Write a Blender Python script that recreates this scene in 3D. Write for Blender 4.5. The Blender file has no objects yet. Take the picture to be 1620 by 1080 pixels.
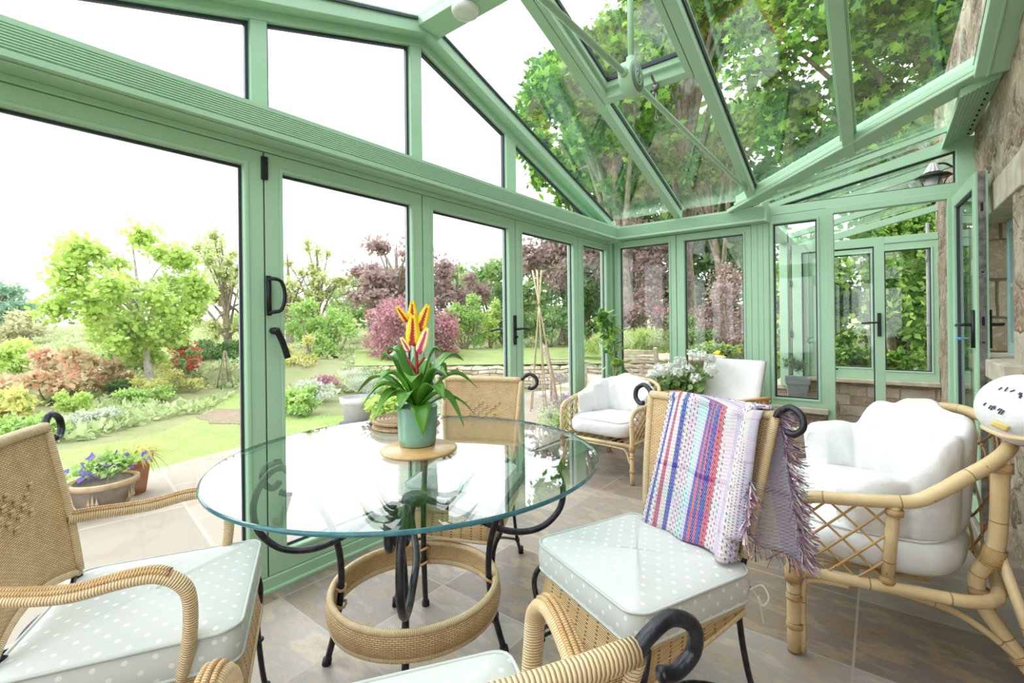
import bpy, bmesh, math, random
import numpy as np
from math import sin, cos, pi, radians, sqrt, atan2, atan
from mathutils import Vector, Matrix

# ------------------------------------------------------------------ camera, sky, light, exposure
SC = bpy.context.scene
COL = SC.collection
FPX = 740.0
CAM_H = 1.2
YAW = atan(583 / FPX)
ROLL = radians(0.7)
FW = Vector((-sin(YAW), cos(YAW), 0))
RT = Vector((cos(YAW), sin(YAW), 0))
UPV = Vector((0, 0, 1))
R2 = RT * cos(ROLL) - UPV * sin(ROLL)
U2 = UPV * cos(ROLL) + RT * sin(ROLL)
cam = bpy.data.cameras.new('camera')
cam.sensor_fit = 'HORIZONTAL'
cam.sensor_width = 36
cam.lens = FPX / 1620 * 36
cam.shift_y = -30 / 1620
cam.clip_start = 0.03
cam.clip_end = 500
camo = bpy.data.objects.new('camera', cam)
COL.objects.link(camo)
camo.matrix_world = Matrix(((R2.x, U2.x, -FW.x, 0), (R2.y, U2.y, -FW.y, 0), (R2.z, U2.z, -FW.z, CAM_H), (0, 0, 0, 1)))
SC.camera = camo
world = bpy.data.worlds.new('overcast_sky')
SC.world = world
world.use_nodes = True
wn = world.node_tree
bg = wn.nodes['Background']
bg.inputs[0].default_value = (0.95, 0.975, 1.0, 1)
bg.inputs[1].default_value = 1.0
sun = bpy.data.lights.new('soft_sun', 'SUN')
sun.energy = 0.6
sun.angle = radians(40)
sun.color = (1.0, 0.97, 0.92)
suno = bpy.data.objects.new('soft_sun', sun)
COL.objects.link(suno)
suno.rotation_euler = Vector((0.75, 0.42, -0.62)).to_track_quat('-Z', 'Y').to_euler()
SC.view_settings.view_transform = 'Standard'
SC.view_settings.look = 'None'
SC.view_settings.gamma = 1
SC.view_settings.exposure = 1.83
SC.cycles.transparent_max_bounces = 32
SC.cycles.max_bounces = 8
SC.cycles.diffuse_bounces = 4
SC.cycles.sample_clamp_indirect = 6
SC.cycles.caustics_reflective = False
SC.cycles.caustics_refractive = False
random.seed(7)
RNG = np.random.default_rng(7)


def at(u, d, z=0.0):
    p = FW * d + RT * ((u - 810) / FPX * d)
    return (p.x, p.y, z)


# ------------------------------------------------------------------ materials
def srgb(r, g, b):
    def f(c):
        c /= 255
        return c / 12.92 if c <= .04045 else ((c + .055) / 1.055) ** 2.4
    return (f(r), f(g), f(b), 1)


class NT:
    def __init__(s, name):
        s.m = bpy.data.materials.new(name)
        s.m.use_nodes = True
        s.t = s.m.node_tree
        s.bsdf = s.t.nodes['Principled BSDF']
        s.out = s.t.nodes['Material Output']

    def n(s, typ, **k):
        nd = s.t.nodes.new(typ)
        for a, b in k.items():
            if a.startswith('i_'):
                key = a[2:]
                key = int(key) if key.isdigit() else key.replace('_', ' ')
                if isinstance(b, bpy.types.NodeSocket):
                    s.t.links.new(b, nd.inputs[key])
                else:
                    nd.inputs[key].default_value = b
            else:
                setattr(nd, a, b)
        return nd

    def l(s, a, b):
        s.t.links.new(a, b)

    def math(s, op, a, b=0.0, c=0.0):
        nd = s.n('ShaderNodeMath', operation=op)
        for i, v in enumerate((a, b, c)):
            if isinstance(v, bpy.types.NodeSocket):
                s.l(v, nd.inputs[i])
            else:
                nd.inputs[i].default_value = v
        return nd.outputs[0]

    def mix(s, f, a, b):
        nd = s.n('ShaderNodeMix', data_type='RGBA')
        for i, v in ((0, f), (6, a), (7, b)):
            if isinstance(v, bpy.types.NodeSocket):
                s.l(v, nd.inputs[i])
            else:
                nd.inputs[i].default_value = v
        return nd.outputs[2]

    def ramp(s, f, stops, interp='LINEAR'):
        nd = s.n('ShaderNodeValToRGB')
        s.l(f, nd.inputs[0])
        cr = nd.color_ramp
        cr.interpolation = interp
        while len(cr.elements) < len(stops):
            cr.elements.new(0.5)
        for e, (p, c) in zip(cr.elements, stops):
            e.position = p
            e.color = c
        return nd.outputs[0]

    def coord(s, which='Object'):
        return s.n('ShaderNodeTexCoord').outputs[which]

    def noise(s, scale, vec=None, detail=3, rough=.5, out='Fac'):
        nd = s.n('ShaderNodeTexNoise')
        nd.inputs['Scale'].default_value = scale
        nd.inputs['Detail'].default_value = detail
        nd.inputs['Roughness'].default_value = rough
        if vec is not None:
            s.l(vec, nd.inputs['Vector'])
        return nd.outputs[out]

    def bump(s, h, strength=.3, dist=.01):
        nd = s.n('ShaderNodeBump')
        nd.inputs['Strength'].default_value = strength
        nd.inputs['Distance'].default_value = dist
        s.l(h, nd.inputs['Height'])
        s.l(nd.outputs[0], s.bsdf.inputs['Normal'])


def simple(name, c1, c2=None, scale=8, rough=.5, metal=0, bump=0, bscale=40, bdist=.004, spec=.5, coat=0):
    t = NT(name)
    v = t.coord()
    t.bsdf.inputs['Roughness'].default_value = rough
    t.bsdf.inputs['Metallic'].default_value = metal
    t.bsdf.inputs['Specular IOR Level'].default_value = spec
    t.bsdf.inputs['Coat Weight'].default_value = coat
    if c2 is None:
        c2 = tuple(x * .9 for x in c1[:3]) + (1,)
    t.l(t.ramp(t.noise(scale, v), [(.35, c1), (.65, c2)]), t.bsdf.inputs['Base Color'])
    if bump:
        t.bump(t.noise(bscale, v, 4), bump, bdist)
    return t.m


def glass_mat(name, tint=(.97, .995, .985, 1), r0=.04):
    """clear pane: straight-through plus a mirror part that grows with the viewing angle (Schlick)"""
    t = NT(name)
    g = t.n('ShaderNodeNewGeometry')
    dp = t.n('ShaderNodeVectorMath', operation='DOT_PRODUCT')
    t.l(g.outputs['Normal'], dp.inputs[0])
    t.l(g.outputs['Incoming'], dp.inputs[1])
    c = t.math('SUBTRACT', 1.0, t.math('ABSOLUTE', dp.outputs['Value']))
    f = t.math('ADD', r0, t.math('MULTIPLY', 1 - r0, t.math('POWER', c, 5.0)))
    tr = t.n('ShaderNodeBsdfTransparent')
    tr.inputs[0].default_value = tint
    gl = t.n('ShaderNodeBsdfGlossy')
    gl.inputs['Roughness'].default_value = 0.0
    gl.inputs[0].default_value = (1, 1, 1, 1)
    mx = t.n('ShaderNodeMixShader')
    t.l(f, mx.inputs[0])
    t.l(tr.outputs[0], mx.inputs[1])
    t.l(gl.outputs[0], mx.inputs[2])
    t.l(mx.outputs[0], t.out.inputs[0])
    return t.m


PALE = .26  # pale mix put into the leaf colours, imitating overexposed, washed-out daylight


def leaf_mat(name, cols, trans=.45, rough=.5, pale=None):
    t = NT(name)
    pale = PALE if pale is None else pale
    cols = [tuple(c * (1 - pale) + q * pale for c, q in zip(x, (232, 238, 214))) for x in cols]
    at_ = t.n('ShaderNodeAttribute', attribute_name='rnd')
    n = len(cols)
    c = t.ramp(at_.outputs['Fac'], [(i / max(1, n - 1), srgb(*x)) for i, x in enumerate(cols)])
    t.l(c, t.bsdf.inputs['Base Color'])
    t.bsdf.inputs['Roughness'].default_value = rough
    t.bsdf.inputs['Specular IOR Level'].default_value = .3
    tl = t.n('ShaderNodeBsdfTranslucent')
    t.l(c, tl.inputs[0])
    mx = t.n('ShaderNodeMixShader')
    mx.inputs[0].default_value = trans
    t.l(t.bsdf.outputs[0], mx.inputs[1])
    t.l(tl.outputs[0], mx.inputs[2])
    t.l(mx.outputs[0], t.out.inputs[0])
    return t.m


M = {}
M['green'] = simple('sage_green_paint', srgb(172, 208, 180), srgb(168, 205, 176), 3, .38)
M['gasket'] = simple('dark_gasket', srgb(48, 54, 68), None, 10, .5)
M['spacer'] = simple('aluminium_spacer', srgb(150, 150, 158), None, 10, .4, .6)
M['steel'] = simple('brushed_steel', srgb(165, 160, 158), srgb(120, 118, 120), 30, .35, .9)
M['black'] = simple('black_metal', srgb(28, 30, 36), None, 20, .35, .3)
M['iron'] = simple('black_wrought_iron', srgb(52, 53, 62), srgb(24, 25, 30), 45, .3, .3, .3, 120)
M['glass'] = glass_mat('window_glass', (.985, .997, .99, 1), .03)
M['roofglass'] = glass_mat('roof_glass', (.96, .99, .975, 1), .12)
M['tableglass'] = glass_mat('table_glass', (.93, .98, .972, 1), .06)
M['white'] = simple('white_plastic', srgb(236, 236, 232), None, 5, .4)
M['cushion'] = simple('white_cotton', srgb(226, 226, 227), srgb(219, 220, 222), 14, .9, 0, .7, 11, .02, .1)
M['canvas'] = simple('white_canvas', srgb(226, 225, 226), srgb(220, 220, 222), 20, .9, 0, .2, 300, .002, .1)
M['rubber'] = simple('black_rubber', srgb(30, 30, 32), None, 10, .7)
M['oak'] = simple('honey_wood', srgb(212, 160, 98), srgb(190, 136, 78), 14, .5, 0, .1, 60)
M['board'] = simple('pale_wood', srgb(214, 176, 124), srgb(196, 156, 104), 25, .3, 0, .1, 80)
M['teak'] = simple('weathered_teak', srgb(196, 182, 164), srgb(160, 146, 130), 18, .8, 0, .2, 90)
M['sandstone'] = simple('sandstone_block', srgb(204, 196, 180), srgb(176, 166, 148), 9, .85, 0, .3, 60)
M['terracotta'] = simple('terracotta', srgb(196, 128, 92), srgb(172, 104, 72), 12, .8, 0, .15, 60)
M['tanclay'] = simple('tan_clay', srgb(190, 160, 126), srgb(168, 136, 104), 14, .7)
M['glazed'] = simple('brown_glazed_pot', srgb(112, 98, 90), srgb(134, 112, 98), 16, .5)
M['greypot'] = simple('pale_grey_pot', srgb(206, 204, 212), srgb(192, 190, 198), 8, .7, 0, .1, 60)
M['zinc'] = simple('grey_zinc_planter', srgb(166, 170, 178), srgb(146, 150, 160), 8, .6)
M['tealpot'] = simple('teal_pot', srgb(120, 172, 162), None, 8, .4)
M['darkpot'] = simple('dark_pot', srgb(70, 76, 92), None, 8, .5)
M['soil'] = simple('soil', srgb(110, 90, 74), srgb(140, 118, 98), 40, .95, 0, .5, 80)
M['bark'] = simple('tree_bark', srgb(156, 144, 128), srgb(116, 104, 90), 10, .9, 0, .4, 40)
M['palebark'] = simple('pale_bark', srgb(206, 200, 190), srgb(160, 150, 138), 14, .9)
M['cane'] = simple('pale_cane', srgb(206, 190, 164), srgb(182, 162, 134), 12, .7)
M['tealwin'] = simple('pale_teal_paint', srgb(158, 190, 190), srgb(148, 182, 184), 6, .5)
M['lantern'] = simple('lantern_metal', srgb(36, 38, 42), None, 10, .4, .5)
M['yellowlabel'] = simple('yellow_label', srgb(240, 212, 130), None, 10, .8)
M['beige'] = simple('beige_piping', srgb(222, 200, 160), None, 10, .9)
M['navy'] = simple('navy_print', srgb(70, 78, 104), None, 10, .9)
M['emblem'] = simple('emblem_grey', srgb(120, 150, 136), None, 10, .5)
M['bluetag'] = simple('blue_tag', srgb(80, 160, 220), None, 10, .4)
M['hillgreen'] = simple('far_meadow', srgb(170, 190, 130), srgb(140, 165, 110), 1, .95)


def m_bamboo(name, a, b, sp=.21):
    t = NT(name)
    uv = t.coord('UV')
    sx = t.n('ShaderNodeSeparateXYZ')
    t.l(uv, sx.inputs[0])
    f = t.math('FRACT', t.math('DIVIDE', sx.outputs[0], sp))
    ring = t.math('LESS_THAN', f, .02)
    mp = t.n('ShaderNodeMapping')
    t.l(t.coord(), mp.inputs[0])
    c = t.ramp(t.noise(9, mp.outputs[0], 5, .6), [(.3, a), (.55, b), (.75, tuple(x * .8 for x in a[:3]) + (1,))])
    c2 = t.mix(t.math('MULTIPLY', ring, .7), c, srgb(120, 84, 50))
    sp_ = t.math('GREATER_THAN', t.noise(38, t.coord(), 2), .73)
    c3 = t.mix(t.math('MULTIPLY', sp_, .7), c2, srgb(92, 58, 34))
    t.l(c3, t.bsdf.inputs['Base Color'])
    t.bsdf.inputs['Roughness'].default_value = .35
    t.bump(ring, .4, .003)
    return t.m


M['bamboo'] = m_bamboo('rattan_pole', srgb(226, 204, 162), srgb(212, 186, 140))
M['palerattan'] = m_bamboo('pale_rattan_pole', srgb(222, 202, 166), srgb(206, 182, 142))
M['thinrattan'] = m_bamboo('thin_rattan_cane', srgb(214, 178, 122), srgb(190, 150, 96), .5)


def m_wrap(name, a, b, dark, period=.0055):
    t = NT(name)
    sx = t.n('ShaderNodeSeparateXYZ')
    t.l(t.coord('UV'), sx.inputs[0])
    f = t.math('FRACT', t.math('ADD', t.math('DIVIDE', sx.outputs[0], period), t.math('MULTIPLY', sx.outputs[1], 1.0)))
    h = t.math('SINE', t.math('MULTIPLY', f, pi))
    c = t.ramp(t.noise(30, t.coord(), 3), [(.3, a), (.7, b)])
    c = t.mix(t.math('LESS_THAN', h, .3), c, dark)
    t.l(c, t.bsdf.inputs['Base Color'])
    t.bsdf.inputs['Roughness'].default_value = .45
    t.bump(h, .7, .003)
    return t.m


M['wrap'] = m_wrap('wrapped_rattan', srgb(238, 216, 178), srgb(226, 198, 154), srgb(176, 136, 92))
M['binding'] = m_wrap('rattan_binding', srgb(222, 190, 140), srgb(202, 160, 108), srgb(150, 106, 64))


def m_wicker(name, a, b, dark, bw=.017, rh=.0052):
    t = NT(name)
    br = t.n('ShaderNodeTexBrick')
    t.l(t.coord('UV'), br.inputs['Vector'])
    br.offset = .5
    br.inputs['Scale'].default_value = 1
    br.inputs['Mortar Size'].default_value = .0011
    br.inputs['Mortar Smooth'].default_value = .6
    br.inputs['Brick Width'].default_value = bw
    br.inputs['Row Height'].default_value = rh
    br.inputs['Color1'].default_value = a
    br.inputs['Color2'].default_value = b
    br.inputs['Mortar'].default_value = dark
    n = t.ramp(t.noise(25, t.coord(), 3), [(.3, (1, 1, 1, 1)), (.7, (.86, .84, .8, 1))])
    mm = t.n('ShaderNodeMix', data_type='RGBA', blend_type='MULTIPLY')
    mm.inputs[0].default_value = 1
    t.l(br.outputs[0], mm.inputs[6])
    t.l(n, mm.inputs[7])
    t.l(mm.outputs[2], t.bsdf.inputs['Base Color'])
    t.bsdf.inputs['Roughness'].default_value = .55
    t.bump(t.math('SUBTRACT', 1, br.outputs['Fac']), .8, .004)
    return t.m


M['wicker'] = m_wicker('woven_wicker', srgb(246, 218, 172), srgb(232, 198, 148), srgb(152, 104, 64))
M['seagrass'] = m_wicker('woven_seagrass', srgb(206, 178, 140), srgb(186, 154, 114), srgb(116, 86, 58), .014, .008)


def m_dots():
    t = NT('polka_dot_fabric')
    s = .054
    sx = t.n('ShaderNodeSeparateXYZ')
    t.l(t.coord('UV'), sx.inputs[0])

    def d2(off):
        a = t.math('SUBTRACT', t.math('FRACT', t.math('ADD', t.math('DIVIDE', sx.outputs[0], s), off)), .5)
        b = t.math('SUBTRACT', t.math('FRACT', t.math('ADD', t.math('DIVIDE', sx.outputs[1], s), off)), .5)
        return t.math('ADD', t.math('MULTIPLY', a, a), t.math('MULTIPLY', b, b))
    d = t.math('MINIMUM', d2(.25), d2(.75))
    dot = t.math('LESS_THAN', d, .0105)
    base = t.ramp(t.noise(6, t.coord(), 3), [(.3, srgb(208, 211, 210)), (.7, srgb(214, 216, 215))])
    t.l(t.mix(dot, base, srgb(238, 238, 237)), t.bsdf.inputs['Base Color'])
    t.bsdf.inputs['Roughness'].default_value = .9
    t.bsdf.inputs['Specular IOR Level'].default_value = .15
    t.bump(t.noise(12, t.coord(), 3), .25, .008)
    return t.m


M['dots'] = m_dots()
M['piping'] = simple('sage_piping', srgb(206, 212, 208), None, 10, .9)


def m_blanket():
    t = NT('woven_plaid_wool')
    sx = t.n('ShaderNodeSeparateXYZ')
    t.l(t.coord('UV'), sx.inputs[0])
    U, V = sx.outputs[0], sx.outputs[1]
    W = srgb(226, 216, 218)
    BL = srgb(40, 66, 170)
    RD = srgb(206, 78, 96)
    MG = srgb(176, 62, 104)
    AQ = srgb(190, 222, 220)
    PK = srgb(226, 206, 220)
    LV = srgb(206, 196, 222)
    st = [(0, W), (.05, BL), (.085, W), (.13, MG), (.17, W), (.215, BL), (.26, W), (.30, PK), (.37, AQ), (.44, LV),
          (.47, BL), (.50, RD), (.52, BL), (.545, RD), (.56, BL), (.60, RD), (.645, W), (.70, PK), (.76, LV), (.86, W), (.93, LV)]
    c = t.ramp(U, st, 'CONSTANT')
    # cross bands along the length
    h = t.ramp(t.math('FRACT', t.math('MULTIPLY', V, 3.1)), [(0, W), (.28, LV), (.36, AQ), (.52, W), (.72, srgb(120, 110, 150)), (.78, W)], 'CONSTANT')
    # twill weave picks between the two thread sets
    k = t.math('FRACT', t.math('ADD', t.math('MULTIPLY', U, 62), t.math('MULTIPLY', V, 90)))
    k2 = t.math('FRACT', t.math('MULTIPLY', V, 75))
    pick = t.math('GREATER_THAN', k, .62)
    c = t.mix(t.math('MULTIPLY', pick, .6), c, h)
    # small dark flecks in the pale parts
    f1 = t.math('LESS_THAN', t.math('FRACT', t.math('MULTIPLY', U, 34)), .36)
    f2 = t.math('LESS_THAN', t.math('FRACT', t.math('ADD', t.math('MULTIPLY', V, 44), t.math('MULTIPLY', U, 17))), .40)
    reg = t.math('GREATER_THAN', t.math('SINE', t.math('ADD', t.math('MULTIPLY', U, 21), t.math('MULTIPLY', V, 4))), -.1)
    fl = t.math('MULTIPLY', t.math('MULTIPLY', f1, f2), reg)
    c = t.mix(t.math('MULTIPLY', fl, .8), c, srgb(92, 78, 130))
    t.l(c, t.bsdf.inputs['Base Color'])
    t.bsdf.inputs['Roughness'].default_value = 1
    t.bsdf.inputs['Specular IOR Level'].default_value = .05
    t.bump(t.math('ADD', t.math('SINE', t.math('MULTIPLY', k, 6.28)), t.math('SINE', t.math('MULTIPLY', k2, 6.28))), .5, .003)
    return t.m


M['blanket'] = m_blanket()
M['fringe'] = leaf_mat('wool_fringe', [(206, 196, 214), (150, 54, 110), (236, 226, 222), (74, 84, 130), (220, 206, 190)], .1, 1, 0)


def m_tiles():
    t = NT('slate_floor_tile')
    mp = t.n('ShaderNodeMapping')
    t.l(t.coord(), mp.inputs[0])
    mp.inputs['Location'].default_value = (.086 + 5, -1.98 + 5, 0)
    br = t.n('ShaderNodeTexBrick')
    t.l(mp.outputs[0], br.inputs['Vector'])
    br.offset = 0
    for k, v in (('Scale', 1), ('Mortar Size', .004), ('Mortar Smooth', .1), ('Brick Width', .5), ('Row Height', .5), ('Bias', 0)):
        br.inputs[k].default_value = v
    br.inputs['Color1'].default_value = (0, 0, 0, 1)
    br.inputs['Color2'].default_value = (1, 1, 1, 1)
    br.inputs['Mortar'].default_value = (.5, .5, .5, 1)
    v = t.coord()
    wv = t.n('ShaderNodeMapping')
    t.l(v, wv.inputs[0])
    wv.inputs['Scale'].default_value = (2.6, 6.5, 1)
    wv.inputs['Rotation'].default_value = (0, 0, .5)
    nz = t.noise(1.3, wv.outputs[0], 9, .62)
    c = t.ramp(nz, [(.26, srgb(100, 82, 66)), (.40, srgb(148, 126, 102)), (.50, srgb(128, 118, 114)), (.58, srgb(166, 144, 118)), (.72, srgb(112, 92, 76))])
    sp = t.noise(60, v, 6, .7)
    c = t.mix(t.math('MULTIPLY', t.math('GREATER_THAN', sp, .62),   .38), c, srgb(182, 170, 156))
    tone = t.mix(.16, c, br.outputs[0])
    c = t.mix(br.outputs['Fac'], tone, srgb(168, 160, 150))
    t.l(c, t.bsdf.inputs['Base Color'])
    t.bsdf.inputs['Roughness'].default_value = .38
    t.bsdf.inputs['Specular IOR Level'].default_value = .5
    hh = t.math('SUBTRACT', t.math('MULTIPLY', nz, .6), t.math('MULTIPLY', br.outputs['Fac'], .8))
    t.bump(hh, .35, .006)
    return t.m


M['tiles'] = m_tiles()


def m_flags():
    t = NT('sandstone_flags')
    mp = t.n('ShaderNodeMapping')
    t.l(t.coord(), mp.inputs[0])
    mp.inputs['Rotation'].default_value = (0, 0, radians(8))
    br = t.n('ShaderNodeTexBrick')
    t.l(mp.outputs[0], br.inputs['Vector'])
    br.offset = .37
    for k, v in (('Scale', 1), ('Mortar Size', .012), ('Mortar Smooth', .4), ('Brick Width', .9), ('Row Height', .6)):
        br.inputs[k].default_value = v
    br.inputs['Color1'].default_value = srgb(164, 153, 142)
    br.inputs['Color2'].default_value = srgb(150, 140, 130)
    br.inputs['Mortar'].default_value = srgb(176, 166, 154)
    nz = t.noise(2.5, t.coord(), 8, .65)
    c = t.mix(t.math('MULTIPLY', t.math('GREATER_THAN', nz, .58), .3), br.outputs[0], srgb(134, 122, 110))
    t.l(c, t.bsdf.inputs['Base Color'])
    t.bsdf.inputs['Roughness'].default_value = .85
    t.bump(nz, .3, .01)
    return t.m


M['flags'] = m_flags()


def m_stone(name, bw=.42, rh=.2, axis='X', cols=((186, 172, 150), (160, 138, 112), (196, 186, 168), (140, 112, 92)), mort=(172, 158, 140)):
    t = NT(name)
    v = t.coord()
    sx = t.n('ShaderNodeSeparateXYZ')
    t.l(v, sx.inputs[0])
    cb = t.n('ShaderNodeCombineXYZ')
    wob = t.math('MULTIPLY', t.math('SUBTRACT', t.noise(2.4, v, 3), .5), .12)
    t.l(t.math('ADD', sx.outputs[1 if axis == 'X' else 0], wob), cb.inputs[0])
    t.l(t.math('ADD', sx.outputs[2], wob), cb.inputs[1])
    br = t.n('ShaderNodeTexBrick')
    t.l(cb.outputs[0], br.inputs['Vector'])
    br.offset = .4
    for k, q in (('Scale', 1), ('Mortar Size', .009), ('Mortar Smooth', .5), ('Brick Width', bw), ('Row Height', rh)):
        br.inputs[k].default_value = q
    br.inputs['Color1'].default_value = (0, 0, 0, 1)
    br.inputs['Color2'].default_value = (1, 1, 1, 1)
    br.inputs['Mortar'].default_value = (.5, .5, .5, 1)
    base = t.ramp(t.math('ADD', t.math('MULTIPLY', br.outputs[0], .35), t.math('MULTIPLY', t.noise(3.2, v, 8, .6), .75)),
                  [(.28, srgb(*cols[3])), (.42, srgb(*cols[1])), (.58, srgb(*cols[0])), (.75, srgb(*cols[2]))])
    sp = t.noise(34, v, 6, .7)
    base = t.mix(t.math('MULTIPLY', t.math('GREATER_THAN', sp, .57), .3), base, srgb(226, 218, 204))
    c = t.mix(br.outputs['Fac'], base, srgb(*mort))
    t.l(c, t.bsdf.inputs['Base Color'])
    t.bsdf.inputs['Roughness'].default_value = .92
    h = t.math('SUBTRACT', t.math('ADD', t.math('MULTIPLY', t.noise(7, v, 8, .65), 1.0), t.math('MULTIPLY', sp, .25)), t.math('MULTIPLY', br.outputs['Fac'], .5))
    t.bump(h, .9, .03)
    return t.m




def m_rubble():
    t = NT('rubble_stone')
    v = t.coord()
    mp = t.n('ShaderNodeMapping')
    mp.inputs['Scale'].default_value = (4, 3.4, 6.0)
    wob = t.n('ShaderNodeVectorMath', operation='MULTIPLY_ADD')
    nz = t.n('ShaderNodeTexNoise')
    nz.inputs['Scale'].default_value = 3
    nz.inputs['Detail'].default_value = 4
    t.l(v, nz.inputs['Vector'])
    t.l(nz.outputs['Color'], wob.inputs[0])
    wob.inputs[1].default_value = (.4, .4, .4)
    t.l(v, wob.inputs[2])
    t.l(wob.outputs[0], mp.inputs[0])
    vo = t.n('ShaderNodeTexVoronoi', feature='F1')
    vo.inputs['Scale'].default_value = 1
    t.l(mp.outputs[0], vo.inputs['Vector'])
    ve = t.n('ShaderNodeTexVoronoi', feature='DISTANCE_TO_EDGE')
    ve.inputs['Scale'].default_value = 1
    t.l(mp.outputs[0], ve.inputs['Vector'])
    sx = t.n('ShaderNodeSeparateXYZ')
    t.l(vo.outputs['Color'], sx.inputs[0])
    tone = t.math('ADD', t.math('MULTIPLY', sx.outputs[0], .5), t.math('MULTIPLY', t.noise(5, v, 8, .65), .6))
    base = t.ramp(tone, [(.30, srgb(112, 92, 76)), (.42, srgb(160, 138, 114)), (.52, srgb(184, 166, 142)), (.62, srgb(146, 126, 108)), (.75, srgb(196, 184, 166))])
    red = t.math('GREATER_THAN', sx.outputs[1], .88)
    base = t.mix(t.math('MULTIPLY', red, .6), base, srgb(150, 104, 92))
    sp = t.noise(40, v, 6, .7)
    base = t.mix(t.math('MULTIPLY', t.math('GREATER_THAN', sp, .55), .45), base, srgb(214, 206, 192))
    mort = t.n('ShaderNodeMapRange')
    mort.inputs['From Min'].default_value = .02
    mort.inputs['From Max'].default_value = .09
    mort.inputs['To Min'].default_value = 1
    mort.inputs['To Max'].default_value = 0
    t.l(ve.outputs['Distance'], mort.inputs['Value'])
    c = t.mix(t.math('MULTIPLY', mort.outputs[0], .45), base, srgb(176, 160, 140))
    t.l(c, t.bsdf.inputs['Base Color'])
    t.bsdf.inputs['Roughness'].default_value = .95
    h = t.math('ADD', t.math('SUBTRACT', t.math('MULTIPLY', t.noise(8, v, 9, .7), .8), t.math('MULTIPLY', mort.outputs[0], .35)), t.math('MULTIPLY', sp, .3))
    t.bump(h, 1.0, .035)
    return t.m


M['stone'] = m_rubble()
M['stonefar'] = m_stone('coursed_stone', .3, .13, 'Y', ((186, 172, 154), (164, 144, 122), (200, 190, 172), (148, 126, 106)), (160, 146, 128))
M['drystone'] = m_stone('dry_stone', .28, .07, 'Y', ((206, 190, 166), (180, 160, 136), (220, 208, 190), (160, 136, 112)), (110, 96, 82))
M['reveal'] = m_stone('dressed_reveal', .6, .24, 'Y', ((178, 160, 134), (158, 136, 110), (192, 176, 152), (140, 118, 96)), (120, 104, 86))


def m_ground(name, a, b, scale, c=None):
    t = NT(name)
    v = t.coord()
    st = [(.3, srgb(*a)), (.6, srgb(*b))]
    if c:
        st.append((.75, srgb(*c)))
    t.l(t.ramp(t.noise(scale, v, 9, .7), st), t.bsdf.inputs['Base Color'])
    t.bsdf.inputs['Roughness'].default_value = 1
    t.bsdf.inputs['Specular IOR Level'].default_value = .05
    t.bump(t.noise(scale * 6, v, 5, .7), .6, .03)
    return t.m


M['lawn'] = m_ground('mown_lawn', (136, 156, 96), (158, 174, 114), 3, (146, 164, 104))
M['bed'] = m_ground('planted_bed', (122, 142, 78), (150, 146, 118), 2.2, (104, 130, 62))
M['gravel'] = m_ground('pale_gravel', (170, 154, 138), (146, 128, 112), 12, (186, 174, 160))


def m_pot():
    t = NT('chevron_glazed_pot')
    sx = t.n('ShaderNodeSeparateXYZ')
    t.l(t.coord('UV'), sx.inputs[0])
    a = t.math('ABSOLUTE', t.math('SUBTRACT', t.math('FRACT', t.math('MULTIPLY', sx.outputs[1], 60)), .5))
    b = t.math('FRACT', t.math('ADD', t.math('MULTIPLY', sx.outputs[0], 160), a))
    f = t.math('GREATER_THAN', b, .5)
    t.l(t.mix(f, srgb(134, 178, 158), srgb(116, 162, 142)), t.bsdf.inputs['Base Color'])
    t.bsdf.inputs['Roughness'].default_value = .25
    t.bump(b, .35, .002)
    return t.m


M['pot'] = m_pot()


def m_bract(name, mid, edge, tip):
    t = NT(name)
    sx = t.n('ShaderNodeSeparateXYZ')
    t.l(t.coord('UV'), sx.inputs[0])
    w = t.math('ABSOLUTE', t.math('SUBTRACT', sx.outputs[1], .5))
    nz = t.math('MULTIPLY', t.math('SUBTRACT', t.noise(60, t.coord(), 2), .5), .5)
    f = t.math('ADD', t.math('ADD', t.math('MULTIPLY', w, .5), t.math('MULTIPLY', sx.outputs[0], .75)), t.math('MULTIPLY', nz, .5))
    t.l(t.ramp(f, [(.30, mid), (.40, edge), (.8, tip)]), t.bsdf.inputs['Base Color'])
    t.bsdf.inputs['Roughness'].default_value = .4
    t.bsdf.inputs['Subsurface Weight'].default_value = 0
    return t.m


M['bract'] = m_bract('yellow_red_bract', srgb(176, 26, 30), srgb(246, 204, 20), srgb(250, 216, 40))
M['bractp'] = m_bract('cream_pink_bract', srgb(206, 60, 110), srgb(250, 232, 190), srgb(250, 240, 140))
M['stemred'] = simple('red_stem', srgb(190, 40, 50), srgb(150, 40, 60), 30, .4)
M['strap'] = simple('strap_leaf', srgb(98, 158, 46), srgb(74, 134, 42), 9, .28, 0, .1, 40, .003, .6)
M['strapback'] = simple('grey_leaf', srgb(112, 140, 130), None, 9, .3)

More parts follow.
